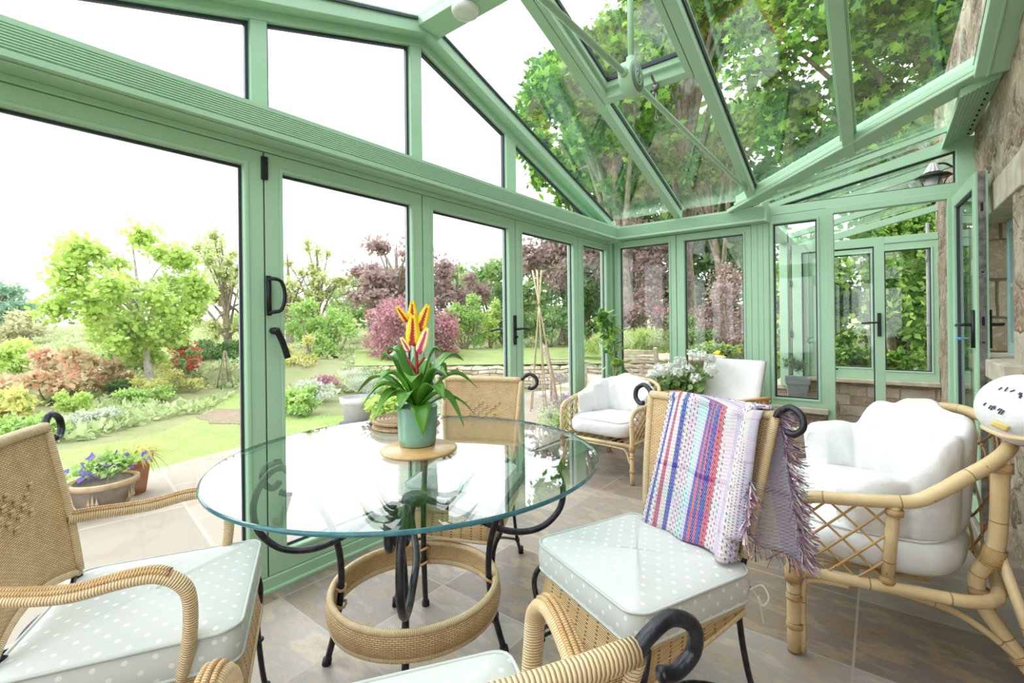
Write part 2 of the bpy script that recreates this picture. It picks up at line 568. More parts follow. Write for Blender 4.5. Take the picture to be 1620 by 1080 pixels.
LF = {
    'lime': leaf_mat('lime_leaves', [(150, 190, 60), (184, 216, 90), (206, 228, 120), (168, 204, 84)]),
    'fresh': leaf_mat('fresh_leaves', [(120, 168, 66), (154, 196, 88), (182, 214, 120)]),
    'mid': leaf_mat('mid_green_leaves', [(90, 134, 62), (120, 160, 78), (150, 184, 100)]),
    'dark': leaf_mat('dark_green_leaves', [(62, 96, 56), (86, 124, 68), (116, 150, 84)], pale=.06),
    'ivy': leaf_mat('glossy_hedge_leaves', [(64, 110, 44), (100, 148, 60), (150, 190, 84), (186, 214, 110)], .35, pale=.06),
    'maple': leaf_mat('maple_leaves', [(50, 96, 30), (84, 136, 42), (122, 176, 58), (166, 210, 84)], .45, pale=.06),
    'yellow': leaf_mat('yellow_green_leaves', [(190, 196, 96), (214, 212, 120), (176, 190, 90), (222, 190, 110)]),
    'copper': leaf_mat('copper_leaves', [(132, 96, 108), (156, 118, 126), (180, 144, 146), (158, 130, 120)], .5),
    'acer': leaf_mat('crimson_leaves', [(146, 74, 98), (176, 104, 126), (200, 138, 154), (160, 92, 116)], .4),
    'berberis': leaf_mat('purple_leaves', [(138, 100, 106), (168, 130, 134), (200, 166, 166), (124, 108, 98)], .4),
    'grey': leaf_mat('silver_leaves', [(160, 172, 150), (192, 200, 182), (212, 218, 206)], .3),
    'pinkish': leaf_mat('young_pink_leaves', [(196, 184, 140), (222, 160, 130), (206, 200, 170), (226, 130, 110), (150, 176, 100)]),
    'red': leaf_mat('red_petals', [(226, 52, 62), (240, 84, 90), (214, 40, 60)], pale=.06),
    'white': leaf_mat('white_petals', [(250, 250, 250), (240, 242, 244), (232, 232, 240)], .3),
    'purple': leaf_mat('purple_petals', [(116, 84, 196), (140, 104, 210), (96, 70, 170)], pale=.06),
    'allium': leaf_mat('allium_petals', [(156, 116, 184), (180, 142, 204), (140, 100, 170)]),
    'poppy': leaf_mat('poppy_petals', [(252, 226, 30), (254, 232, 60), (250, 214, 20)], pale=.06),
    'conifer': leaf_mat('blue_green_needles', [(92, 136, 112), (120, 164, 134), (146, 184, 150)]),
    'cover': leaf_mat('ground_cover_leaves', [(120, 150, 84), (156, 180, 104), (188, 202, 150), (200, 200, 160)]),
    'sage': leaf_mat('grey_sage_leaves', [(110, 134, 110), (134, 156, 130), (160, 178, 152)], .3, pale=.0),
    'grass': leaf_mat('grass_blades', [(164, 196, 96), (190, 214, 120), (210, 214, 150)]),
    'lawn': leaf_mat('lawn_blades', [(146, 180, 78), (176, 206, 106), (196, 218, 128)]),
    'bud': leaf_mat('pale_spring_leaves', [(176, 196, 110), (196, 210, 130), (170, 176, 120)], .5),
    'twig': leaf_mat('budding_twigs', [(176, 172, 130), (196, 196, 140), (170, 160, 140)]),
}


# ------------------------------------------------------------------ geometry helpers
class MB:
    def __init__(s, smooth=False):
        s.v, s.f, s.uv, s.smooth = [], [], [], smooth

    def face(s, idx, uvs=None):
        s.f.append(tuple(idx))
        s.uv.append(uvs)

    def box(s, x0, x1, y0, y1, z0, z1):
        b = len(s.v)
        s.v += [(x, y, z) for z in (z0, z1) for y in (y0, y1) for x in (x0, x1)]
        V = s.v[b:]
        for q in ((0, 2, 3, 1), (4, 5, 7, 6), (0, 1, 5, 4), (2, 6, 7, 3), (0, 4, 6, 2), (1, 3, 7, 5)):
            P = [V[i] for i in q]
            n = (Vector(P[1]) - Vector(P[0])).cross(Vector(P[2]) - Vector(P[1]))
            a = max(range(3), key=lambda i: abs(n[i]))
            uu = [(p[1], p[2]) if a == 0 else (p[0], p[2]) if a == 1 else (p[0], p[1]) for p in P]
            s.face([b + i for i in q], uu)
        return s

    def prism(s, poly, vec, caps=True):
        """poly: list of 3-D points, extruded by vec"""
        b = len(s.v)
        n = len(poly)
        vec = Vector(vec)
        s.v += [tuple(Vector(p)) for p in poly] + [tuple(Vector(p) + vec) for p in poly]
        if caps:
            s.face([b + i for i in range(n)][::-1])
            s.face([b + n + i for i in range(n)])
        for i in range(n):
            j = (i + 1) % n
            s.face([b + i, b + j, b + n + j, b + n + i])
        return s

    def bar(s, a, c, w, h, up=(0, 0, 1), off=(0, 0)):
        """rectangular bar from a to c; w across, h along up"""
        a, c, up = Vector(a), Vector(c), Vector(up)
        d = (c - a).normalized()
        sd = d.cross(up).normalized()
        u = sd.cross(d).normalized()
        o = sd * off[0] + u * off[1]
        P = [a + o - sd * w / 2 - u * h / 2, a + o + sd * w / 2 - u * h / 2, a + o + sd * w / 2 + u * h / 2, a + o - sd * w / 2 + u * h / 2]
        return s.prism(P, c - a)

    def tube(s, pts, r, seg=8, closed=False, flat=None, caps=True):
        pts = [Vector(p) for p in pts]
        n = len(pts)
        rr = r if isinstance(r, (list, tuple)) else [r] * n
        b = len(s.v)
        L = 0
        Ls = []
        prev = None
        for i, p in enumerate(pts):
            if i:
                L += (p - pts[i - 1]).length
            Ls.append(L)
            if closed:
                t = pts[(i + 1) % n] - pts[i - 1]
            else:
                t = pts[min(i + 1, n - 1)] - pts[max(i - 1, 0)]
            if t.length < 1e-9:
                t = Vector((0, 0, 1))
            t.normalize()
            if prev is None:
                ref = Vector((0, 0, 1)) if abs(t.z) < .9 else Vector((1, 0, 0))
                a = t.cross(ref).normalized()
            else:
                a = prev - t * prev.dot(t)
                a = a.normalized() if a.length > 1e-6 else t.orthogonal().normalized()
            prev = a
            c = t.cross(a)
            for k in range(seg):
                an = 2 * pi * k / seg
                fa, fc = (1, 1) if flat is None else flat
                s.v.append(tuple(p + a * (cos(an) * rr[i] * fa) + c * (sin(an) * rr[i] * fc)))
        m = n if closed else n - 1
        Ls.append(L + (pts[0] - pts[-1]).length)
        for i in range(m):
            for k in range(seg):
                k2 = (k + 1) % seg
                i2 = (i + 1) % n
                s.face([b + i * seg + k, b + i * seg + k2, b + i2 * seg + k2, b + i2 * seg + k],
                       [(Ls[i], k / seg), (Ls[i], (k + 1) / seg), (Ls[i + 1], (k + 1) / seg), (Ls[i + 1], k / seg)])
        if caps and not closed:
            s.face([b + k for k in range(seg)][::-1])
            s.face([b + (n - 1) * seg + k for k in range(seg)])
        return s

    def lathe(s, prof, seg=24, c=(0, 0, 0), caps=True, twist=0):
        b = len(s.v)
        L = 0
        Ls = []
        for i, (r, z) in enumerate(prof):
            if i:
                L += sqrt((r - prof[i - 1][0]) ** 2 + (z - prof[i - 1][1]) ** 2)
            Ls.append(L)
            for k in range(seg):
                a = 2 * pi * (k + twist) / seg
                s.v.append((c[0] + r * cos(a), c[1] + r * sin(a), c[2] + z))
        for i in range(len(prof) - 1):
            for k in range(seg):
                k2 = (k + 1) % seg
                s.face([b + i * seg + k, b + i * seg + k2, b + (i + 1) * seg + k2, b + (i + 1) * seg + k],
                       [(k / seg, Ls[i]), ((k + 1) / seg, Ls[i]), ((k + 1) / seg, Ls[i + 1]), (k / seg, Ls[i + 1])])
        if caps and prof[0][0] > 1e-6:
            s.face([b + k for k in range(seg)][::-1])
        if caps and prof[-1][0] > 1e-6:
            s.face([b + (len(prof) - 1) * seg + k for k in range(seg)])
        return s

    def grid(s, fn, nu, nv, wrapu=False, uv=None):
        b = len(s.v)
        W = nu if wrapu else nu + 1
        for j in range(nv + 1):
            for i in range(W):
                s.v.append(tuple(fn(i / nu, j / nv)))
        for j in range(nv):
            for i in range(nu):
                i2 = (i + 1) % W
                q = [(i, j), (i + 1, j), (i + 1, j + 1), (i, j + 1)]
                uvs = [(a / nu, c / nv) for a, c in q]
                if uv:
                    uvs = [uv(*x) for x in uvs]
                s.face([b + j * W + i, b + j * W + i2, b + (j + 1) * W + i2, b + (j + 1) * W + i], uvs)
        return s

    def ball(s, c, r, nu=12, nv=8):
        rx, ry, rz = r if isinstance(r, (tuple, list)) else (r, r, r)
        return s.grid(lambda u, v: (c[0] + rx * cos(2 * pi * u) * sin(pi * (1 - v) * .998 + .003), c[1] + ry * sin(2 * pi * u) * sin(pi * (1 - v) * .998 + .003), c[2] + rz * cos(pi * (1 - v) * .998 + .003)), nu, nv, True)

    def build(s, name, mat, parent=None, world=False, bevel=0, solid=0, subd=0, label=None):
        off = Vector((0, 0, 0))
        if world and parent is not None:
            p = parent
            while p is not None:
                off += p.location
                p = p.parent
        me = bpy.data.meshes.new(name)
        me.from_pydata([(v[0] - off.x, v[1] - off.y, v[2] - off.z) for v in s.v], [], s.f)
        if any(u is not None for u in s.uv):
            ul = me.uv_layers.new(name='UVMap')
            k = 0
            data = ul.data
            for f, u in zip(s.f, s.uv):
                for i in range(len(f)):
                    if u:
                        data[k].uv = u[i]
                    k += 1
        me.materials.append(M[mat] if isinstance(mat, str) else mat)
        if s.smooth:
            for p in me.polygons:
                p.use_smooth = True
        me.update()
        o = bpy.data.objects.new(name, me)
        COL.objects.link(o)
        if parent is not None:
            o.parent = parent
        if solid:
            md = o.modifiers.new('thick', 'SOLIDIFY')
            md.thickness = solid
            md.offset = 0
        if subd:
            md = o.modifiers.new('sub', 'SUBSURF')
            md.levels = md.render_levels = subd
        if bevel:
            md = o.modifiers.new('bev', 'BEVEL')
            md.width = bevel
            md.segments = 2
            md.limit_method = 'ANGLE'
        if label:
            o['label'] = label
        return o


def smooth(pts, n=6, closed=False):
    P = [Vector(p) for p in pts]
    out = []
    N = len(P)
    rng = range(N) if closed else range(N - 1)
    for i in rng:
        if closed:
            a, b, c, d = P[i - 1], P[i], P[(i + 1) % N], P[(i + 2) % N]
        else:
            a, b, c, d = P[max(i - 1, 0)], P[i], P[i + 1], P[min(i + 2, N - 1)]
        for k in range(n):
            t = k / n
            out.append(.5 * ((2 * b) + (-a + c) * t + (2 * a - 5 * b + 4 * c - d) * t * t + (-a + 3 * b - 3 * c + d) * t ** 3))
    if not closed:
        out.append(P[-1])
    return out


def tag(o, label, cat, group=None, kind=None):
    o['label'] = label
    o['category'] = cat
    if group:
        o['group'] = group
    if kind:
        o['kind'] = kind
    return o


def thing(name, label, cat, loc=(0, 0, 0), rz=0, group=None):
    o = bpy.data.objects.new(name, None)
    o.empty_display_size = .1
    COL.objects.link(o)
    o.location = loc
    o.rotation_euler = (0, 0, rz)
    return tag(o, label, cat, group)


def struct(o, label, cat='structure'):
    o['label'] = label
    o['category'] = cat
    o['kind'] = 'structure'
    return o


def sroot(name, label, cat, loc=(0, 0, 0)):
    o = thing(name, label, cat, loc)
    o['kind'] = 'structure'
    return o


# leaves --------------------------------------------------------------
DIAM = np.array([(0, 0), (.32, .42), (0, 1), (-.32, .42)])
STRIP = np.array([(-.06, 0), (.06, 0), (.0, 1)])
LOBE = np.array([(0, 0), (.12, .12), (.5, .05), (.34, .3), (.62, .55), (.3, .55), (.22, .75), (0, 1.05), (-.22, .75), (-.3, .55), (-.62, .55), (-.34, .3), (-.5, .05), (-.12, .12)])


def leaves(name, pos, size, mat, parent=None, shape=DIAM, rng=None, tilt=.9, world=False, up=0.0, rndv=None, label=None, nrm=None, dirs=None):
    """one mesh of many leaves. size scalar or (lo, hi)"""
    rng = rng or RNG
    pos = np.asarray(pos, float).reshape(-1, 3)
    N = len(pos)
    sz = rng.uniform(size[0], size[1], N) if isinstance(size, tuple) else np.full(N, size)
    if nrm is None:
        nn = rng.normal(size=(N, 3)) * tilt
        nn[:, 2] += 1.0 - tilt * .5
    else:
        nn = nrm + rng.normal(size=(N, 3)) * tilt
    nn /= np.linalg.norm(nn, axis=1)[:, None] + 1e-9
    if dirs is None:
        dd = rng.normal(size=(N, 3))
        dd[:, 2] += up
    else:
        dd = np.asarray(dirs, float)
    dd = dd - nn * (dd * nn).sum(1)[:, None]
    dd /= np.linalg.norm(dd, axis=1)[:, None] + 1e-9
    ss = np.cross(nn, dd)
    K = len(shape)
    V = pos[:, None, :] + (shape[None, :, 0, None] * ss[:, None, :] + shape[None, :, 1, None] * dd[:, None, :]) * sz[:, None, None]
    V = V.reshape(-1, 3)
    if world and parent is not None:
        off = Vector((0, 0, 0))
        p = parent
        while p is not None:
            off += p.location
            p = p.parent
        V = V - np.array(off)
    me = bpy.data.meshes.new(name)
    me.vertices.add(N * K)
    me.vertices.foreach_set('co', V.astype(np.float32).ravel())
    me.loops.add(N * K)
    me.loops.foreach_set('vertex_index', np.arange(N * K, dtype=np.int32))
    me.polygons.add(N)
    me.polygons.foreach_set('loop_start', np.arange(0, N * K, K, dtype=np.int32))
    me.polygons.foreach_set('loop_total', np.full(N, K, dtype=np.int32))
    at_ = me.attributes.new('rnd', 'FLOAT', 'FACE')
    at_.data.foreach_set('value', (rng.random(N) if rndv is None else rndv).astype(np.float32))
    me.materials.append(LF[mat] if isinstance(mat, str) and mat in LF else (M[mat] if isinstance(mat, str) else mat))
    me.update()
    me.validate()
    o = bpy.data.objects.new(name, me)
    COL.objects.link(o)
    if parent is not None:
        o.parent = parent
    if label:
        o['label'] = label
    return o


def blob_points(blobs, N, shell=.75, rng=None):
    """blobs: list of (cx,cy,cz,rx,ry,rz)"""
    rng = rng or RNG
    B = np.array(blobs, float)
    w = B[:, 3] * B[:, 4] + B[:, 3] * B[:, 5]
    idx = rng.choice(len(B), N, p=w / w.sum())
    d = rng.normal(size=(N, 3))
    d /= np.linalg.norm(d, axis=1)[:, None]
    r = 1 - (1 - shell) * rng.random(N) ** .7 * 1.6
    r = np.clip(r, .1, 1.08) * rng.uniform(.9, 1.1, N)
    return B[idx, :3] + d * r[:, None] * B[idx, 3:], d


def crown(c, r, n, sub=.38, rng=None):
    """sub-blobs inside an ellipsoid crown"""
    rng = rng or RNG
    out = []
    for i in range(n):
        d = rng.normal(size=3)
        d /= np.linalg.norm(d)
        k = rng.random() ** .4 * (1 - sub * .6)
        p = np.array(c) + d * k * np.array(r)
        q = rng.uniform(.7, 1.2) * sub
        out.append((*p, r[0] * q, r[1] * q, r[2] * q * .8))
    return out


def branch_mb(base, blobs, r0, mat_seg=6, n=14, spread=.4):
    mb = MB(True)
    base = Vector(base)
    top = Vector((sum(b[0] for b in blobs) / len(blobs), sum(b[1] for b in blobs) / len(blobs), max(b[2] for b in blobs)))
    tr = smooth([base, base.lerp(top, .33) + Vector((random.uniform(-.1, .1), random.uniform(-.1, .1), 0)) * r0 * 8, base.lerp(top, .66), top], 5)
    mb.tube(tr, [r0 * (1.15 - 1.05 * i / (len(tr) - 1)) for i in range(len(tr))], 8)
    for b in blobs[:n]:
        k = random.uniform(.25, .7)
        s0 = tr[int(k * (len(tr) - 1))]
        e = Vector(b[:3])
        mid = s0.lerp(e, .5) + Vector((0, 0, .12 * (e - s0).length))
        P = smooth([s0, mid, e], 4)
        mb.tube(P, [r0 * .38 * (1 - .85 * i / (len(P) - 1)) for i in range(len(P))], 5)
    return mb


def tree(name, label, cat, base, c, r, N, size, mat, bark='bark', r0=.1, nb=22, sub=.4, shell=.5, shape=DIAM, group=None, seed=1, tilt=.9, nbr=14):
    rng = np.random.default_rng(seed)
    random.seed(seed)
    t = thing(name, label, cat, base, 0, group)
    bl = crown(c, r, nb, sub, rng)
    branch_mb(base, bl, r0, n=nbr).build('trunk', bark, t, True)
    p, d = blob_points(bl, N, shell, rng)
    leaves('foliage', p, size, mat, t, shape, rng, tilt, True)
    return t


def shrub(name, label, cat, base, r, N, size, mat, nb=9, sub=.5, shell=.7, shape=DIAM, group=None, seed=1, up=.3, flower=None, stem=True, tilt=.9, bark='bark'):
    """base on the ground, r = (rx, ry, height)"""
    rng = np.random.default_rng(seed)
    random.seed(seed)
    t = thing(name, label, cat, base, 0, group)
    c = (base[0], base[1], base[2] + r[2] * .52)
    bl = crown(c, (r[0], r[1], r[2] * .5), nb, sub, rng)
    p, d = blob_points(bl, N, shell, rng)
    p[:, 2] = np.maximum(p[:, 2], base[2] + .01)
    if stem:
        mb = MB(True)
        for b in bl[:8]:
            P = smooth([base, ((base[0] * .4 + b[0] * .6), (base[1] * .4 + b[1] * .6), (base[2] * .6 + b[2] * .4)), b[:3]], 3)
            mb.tube(P, [.018 * r[2] * (1.2 - .9 * i / (len(P) - 1)) for i in range(len(P))], 5)
        mb.build('stems', bark, t, True)
    leaves('foliage', p, size, mat, t, shape, rng, tilt, True, up)
    if flower:
        fm, fn, fs, flab = flower
        q, d = blob_points(bl, fn, .98, rng)
        q[:, 2] = np.maximum(q[:, 2], base[2] + r[2] * .35)
        leaves('flowers', q, fs, fm, t, DIAM, rng, .9, True, label=flab)
    return t


# ------------------------------------------------------------------ building shell
def pt(plane, a, z, d):
    """plane 'X': wall at constant x=d, a is y.  plane 'Y': constant y=d, a is x"""
    return (d, a, z) if plane == 'X' else (a, d, z)


def ring(mb, plane, outer, inner, d0, d1):
    n = len(outer)
    b = len(mb.v)
    for poly in (outer, inner):
        for d in (d0, d1):
            mb.v += [pt(plane, a, z, d) for a, z in poly]
    O0, O1, I0, I1 = b, b + n, b + 2 * n, b + 3 * n
    for i in range(n):
        j = (i + 1) % n
        mb.face([O0 + i, O0 + j, I0 + j, I0 + i])
        mb.face([O1 + j, O1 + i, I1 + i, I1 + j])
        mb.face([O0 + j, O0 + i, O1 + i, O1 + j])
        mb.face([I0 + i, I0 + j, I1 + j, I1 + i])
    return mb


def shrink(poly, k):
    """inset a convex polygon by k"""
    n = len(poly)
    cx = sum(p[0] for p in poly) / n
    cz = sum(p[1] for p in poly) / n
    lines = []
    for i in range(n):
        (x0, y0), (x1, y1) = poly[i], poly[(i + 1) % n]
        nx, ny = -(y1 - y0), x1 - x0
        L = sqrt(nx * nx + ny * ny)
        nx /= L
        ny /= L
        if nx * (cx - x0) + ny * (cz - y0) < 0:
            nx, ny = -nx, -ny
        lines.append((nx, ny, nx * x0 + ny * y0 + k))
    out = []
    for i in range(n):
        a1, b1, c1 = lines[i - 1]
        a2, b2, c2 = lines[i]
        D = a1 * b2 - a2 * b1
        out.append(((c1 * b2 - c2 * b1) / D, (a1 * c2 - a2 * c1) / D))
    return out


def glazed(name, label, cat, plane, outer, glass, din, dout, mat='glass', sign=1, bead=True):
    """framed pane. din = depth of the room face, dout = depth of the outer face"""
    r = sroot(name, label, cat)
    th = dout - din
    mb = MB()
    ring(mb, plane, outer, glass, din, dout)
    # raised lip around the opening
    ring(mb, plane, shrink(glass, -.018), shrink(glass, -.002), din - .006 * (1 if th > 0 else -1), din)
    mb.build('frame', 'green', r, bevel=.003)
    g = MB()
    ring(g, plane, shrink(glass, -.001), shrink(glass, .010), din + th * .42, din + th * .70)
    g.build('gasket', 'gasket', r)
    g = MB()
    ring(g, plane, shrink(glass, .003), shrink(glass, .0125), din + th * .47, din + th * .60)
    g.build('spacer', 'spacer', r)
    p = MB()
    gl = shrink(glass, .004)
    p.prism([pt(plane, a, z, din + th * .45) for a, z in gl], [(th * .2 if plane == 'X' else 0), (0 if plane == 'X' else th * .2), 0])
    p.build('pane', mat, r)
    return r


def rect(a0, a1, z0, z1):
    return [(a0, z0), (a1, z0), (a1, z1), (a0, z1)]


XW = -2.19      # left (garden) wall, room face
YF = 4.47       # far wall, room face
XS = .52        # stone wall, room face
YR = 1.915      # ridge
K = .33
EZ = 2.14


def zr(y):
    return EZ + K * (4.34 - y) if y >= YR else EZ + K * (y + .51)


# floor & ground
mb = MB()
mb.box(-2.19, XS + .1, -.62, 7.3, -.12, 0)
struct(mb.build('floor', 'tiles'), 'brown slate tiled floor of the sun room', 'floor')

# bifold leaves along the garden wall
lv = [(-.895, .040), (.040, .975), (.975, 1.910), (1.910, 2.834), (2.834, 3.777)]
lab = ['green glazed door leaf at the near end beside the first wicker armchair',
       'widest looking green glazed door leaf, at the far left in front of the lime tree',
       'green glazed door leaf carrying the black D shaped pull and lever',
       'green glazed door leaf behind the yellow bromeliad',
       'green glazed hinged door with black lever handle and key plate']
DR = []
for i, (a, b) in enumerate(lv):
    DR.append(glazed('door_%d' % (i + 1), lab[i], 'door', 'X', rect(a + .003, b - .003, .06, 1.986), rect(a + .085, b - .085, .157, 1.91), XW, XW - .065))
mb = MB()
for a, b in lv[1:]:
    mb.box(XW - .05, XW - .004, b - .0028, b + .0028, .06, 1.985)
struct(mb.build('trim_1', 'gasket'), 'black rubber seals between the folding door leaves', 'seal')
# handles on leaf 3 and hinge
mb = MB(True)
mb.tube(smooth([(XW + .012, .985, 1.41), (XW + .05, .99, 1.41), (XW + .055, 1.02, 1.40), (XW + .055, 1.035, 1.36), (XW + .055, 1.035, 1.31), (XW + .055, 1.02, 1.27), (XW + .05, .99, 1.26), (XW + .012, .985, 1.26)], 5), .0085, 8)
mb.tube([(XW + .012, .985, 1.245), (XW + .012, .985, 1.425)], .012, 8)
mb.build('pull_handle', 'black', DR[2], label='black D shaped pull handle')
mb = MB(True)
mb.tube([(XW, 1.005, 1.175), (XW + .035, 1.005, 1.175)], .016, 12)
mb.tube(smooth([(XW + .04, 1.003, 1.185), (XW + .045, 1.03, 1.12), (XW + .045, 1.052, 1.05)], 5), [.015] * 11, 10, flat=(1, .6))
mb.build('lever_handle', 'black', DR[2], label='black angled lever handle')
mb = MB()
mb.box(XW - .005, XW + .012, .962, .990, 1.86, 1.965)
mb.build('hinge', 'black', DR[1], bevel=.003)
# lever on leaf 5
mb = MB()
mb.box(XW, XW + .012, 2.795, 2.827, 1.03, 1.255)
mb.build('handle_plate', 'black', DR[4], bevel=.004)
mb = MB(True)
mb.tube(smooth([(XW + .01, 2.811, 1.15), (XW + .05, 2.811, 1.15), (XW + .055, 2.83, 1.152), (XW + .055, 2.93, 1.146)], 4), .009, 8)
mb.tube([(XW + .01, 2.811, 1.09), (XW + .03, 2.811, 1.09)], .009, 8)
mb.build('handle', 'black', DR[4], label='black lever handle')
mb = MB(True)
mb.tube(smooth([(XW - .07, 2.79, 1.15), (XW - .12, 2.79, 1.15), (XW - .125, 2.75, 1.147), (XW - .125, 2.68, 1.138)], 4), .009, 8)
mb.build('outer_handle', 'black', DR[4])
# fixed side light
glazed('window_1', 'narrow fixed green window beside the far corner of the garden wall', 'window', 'X', rect(3.78, 4.43, .06, 1.986), rect(3.87, 4.335, .157, 1.925), XW, XW - .065)
# threshold, head, corner post
mb = MB()
mb.box(XW - .08, XW + .012, -.62, 4.47, 0, .058)
mb.box(XW - .10, XW + .03, -.62, 4.47, -.02, .012)
struct(mb.build('baseboard_left', 'green', bevel=.004), 'green door track along the floor of the garden wall', 'threshold')
mb = MB()
mb.box(XW - .08, XW + .010, -.62, 4.47, 1.988, 2.013)
mb.box(XW - .08, XW + .10, -.62, 4.34, 2.013, 2.020)
struct(mb.build('trim_2', 'green', bevel=.003), 'green door head under the ribbed beam on the garden wall', 'door head')
mb = MB()
mb.box(XW - .10, XW + .018, 4.425, 4.55, 0, 2.03)
struct(mb.build('trim_3', 'green', bevel=.004), 'green corner post between garden wall and far wall', 'post')


def ribbed(poly_dir, z0, z1, n=9, depth=.006):
    """profile in (offset, z): a ribbed face"""
    P = [(0, z0), (0, z0 + .02)]
    zz = z0 + .024
    st = (z1 - .014 - zz) / n
    for i in range(n):
        P += [(depth, zz), (depth, zz + st * .25), (0, zz + st * .4), (0, zz + st)]
        zz += st
    P += [(0, z1)]
    return P


mb = MB()
prof = ribbed(1, 2.020, 2.142)
P = [(-2.06 - o, -.62, z) for o, z in prof] + [(-2.25, -.62, 2.165), (-2.25, -.62, 2.020)]
mb.prism(P, (0, 4.34 + .62, 0))
struct(mb.build('trim_4', 'green'), 'long ribbed green beam above the folding doors', 'beam')
mb = MB()
P = [(-2.065, 4.34 + o, z) for o, z in prof] + [(-2.065, 4.53, 2.165), (-2.065, 4.53, 2.020)]
mb.prism(P, (-.73 + 2.065, 0, 0))
mb.box(-.745, -.728, 4.33, 4.5, 2.012, 2.155)
mb.box(-2.25, -2.062, 4.342, 4.55, 2.0, 2.16)
struct(mb.build('trim_5', 'green'), 'ribbed green beam above the far windows', 'beam')
mb = MB()
P = [(-2.06 - o, -.62 + .06, z) for o, z in prof]
mb.box(-2.25, XS, -.74, -.55, 2.02, 2.165)
struct(mb.build('trim_6', 'green'), 'green eaves beam behind the viewpoint', 'beam')

# gable glazing over the garden wall
gz = lambda y: zr(y) - .045


def gpoly(a, b, z0=2.212 - .02):
    P = [(a, z0), (b, z0)]
    if gz(b) > z0 + .003:
        P.append((b, gz(b)))
    if a < 1.87 < b:
        P += [(1.92, gz(1.92)), (1.85, gz(1.85))]
    if gz(a) > z0 + .003:
        P.append((a, gz(a)))
    return P


gl = [(.055, .926), (1.0, 1.835), (1.923, 2.746), (2.863, 3.93), (-.25, -.02)]
glab = ['left pane of the gable glazing, above the lime tree', 'tallest gable pane, left of the ridge', 'gable pane just right of the ridge', 'triangular gable pane with the copper tree behind', 'small triangular gable pane behind the viewpoint']
for i, (a, b) in enumerate(gl):
    r = sroot('window_%d' % (i + 2), glab[i], 'window')
    z0 = 2.192
    if i == 3:
        pl = [(a, z0), (3.935, z0), (3.935, gz(3.935)), (a, gz(a))]
        pl = [(a, z0), (4.03, z0), (a, gz(a))]
    elif i == 4:
        pl = [(-.33, z0), (-.02, z0), (-.02, gz(-.02))]
    else:
        pl = [(a, z0), (b, z0), (b, gz(b)), (a, gz(a))]
    g = MB()
    ring(g, 'X', pl, shrink(pl, .014), XW - .03, XW - .05)
    g.build('gasket', 'gasket', r)
    p = MB()
    p.prism([(XW - .035, y, z) for y, z in shrink(pl, .004)], (-.012, 0, 0))
    p.build('pane', 'glass', r)
mb = MB()
for a, b in ((-.02, .055), (.926, 1.0), (1.835, 1.923), (2.746, 2.863)):
    ym = (a + b) / 2
    mb.prism([(XW - .006, a, 2.14), (XW - .006, b, 2.14), (XW - .006, b, zr(b) - .03), (XW - .006, a, zr(a) - .03)], (-.06, 0, 0))
struct(mb.build('trim_7', 'green', bevel=.003), 'green upright mullions of the gable glazing', 'mullion')
mb = MB()
for s_, ya, yb in ((1, YR, 4.42), (-1, YR, -.6)):
    a, b = (XW, ya, zr(ya) - .045), (XW, yb, zr(yb) - .045)
    mb.prism([a, b, (XW, yb, zr(yb) + .10), (XW, ya, zr(ya) + .10)], (-.07, 0, 0))
    mb.prism([(XW, ya, zr(ya)), (XW, yb, zr(yb)), (XW, yb, zr(yb) + .10), (XW, ya, zr(ya) + .10)], (.075, 0, 0))
mb.box(XW - .07, XW + .006, -.6, 4.42, 2.142, 2.195)
struct(mb.build('trim_8', 'green', bevel=.003), 'sloping green gable rafters over the garden wall', 'rafter')

# ridge
mb = MB()
rz0 = zr(YR) - .0
mb.prism([(-2.20, 1.83, rz0 + .01), (-2.20, 2.0, rz0 + .01), (-2.20, 2.0, rz0 + .11), (-2.20, 1.915, rz0 + .16), (-2.20, 1.83, rz0 + .11)], (XS + 2.2, 0, 0))
struct(mb.build('trim_9', 'green', bevel=.004), 'flat green ridge beam at the top of the roof', 'ridge beam')

# valley: where the main roof slope meets the lean-to roof beside the stone wall
VA, VB = Vector((-.90, 4.33, 2.155)), Vector((XS, 3.42, 2.50))


def zl(x):
    return 2.12 + .235 * (x + .85)


def yval(x):
    return VA.y + (VB.y - VA.y) * (x - VA.x) / (VB.x - VA.x)


# rafters
n = 10
for i, (x, w, h) in enumerate([(-1.46, .062, .10), (-.815, .062, .10), (-.155, .062, .07)]):
    ye = 4.36 if x < -.85 else yval(x) + .04
    mb = MB()
    mb.bar((x, 1.95, zr(1.95)), (x, ye, zr(ye)), w, h, off=(0, h / 2))
    mb.bar((x, 1.95, zr(1.95)), (x, ye, zr(ye)), w + .03, .012, off=(0, h * .95))
    if i == 1:
        mb.box(x - .03, x + .03, 4.28, 4.35, 2.15, 2.25)
    struct(mb.build('trim_%d' % (n + i), 'green', bevel=.003),
           ['green roof rafter nearest the gable, ending at the ribbed beam', 'green roof rafter carrying the tie rods', 'green roof rafter ending on the valley beam'][i], 'rafter')
    mb = MB()
    mb.bar((x, 1.87, zr(1.87)), (x, -.6, zr(-.6)), w, h, off=(0, h / 2))
    struct(mb.build('trim_%d' % (n + 3 + i), 'green', bevel=.003),
           ['green near side rafter next to the gable', 'green near side rafter in the middle of the roof', 'green near side rafter towards the stone wall'][i], 'rafter')
mb = MB()
mb.bar((.47, 1.95, zr(1.95)), (.47, 3.42, zr(3.42)), .12, .06, off=(0, .03))
mb.bar((.405, 1.95, zr(1.95)), (.405, 3.42, zr(3.42)), .02, .08, off=(0, .04))
mb.bar((.445, 1.95, zr(1.95) - .004), (.445, 3.42, zr(3.42) - .004), .012, .01)
mb.bar((.47, 1.87, zr(1.87)), (.47, -.6, zr(-.6)), .12, .06, off=(0, .03))
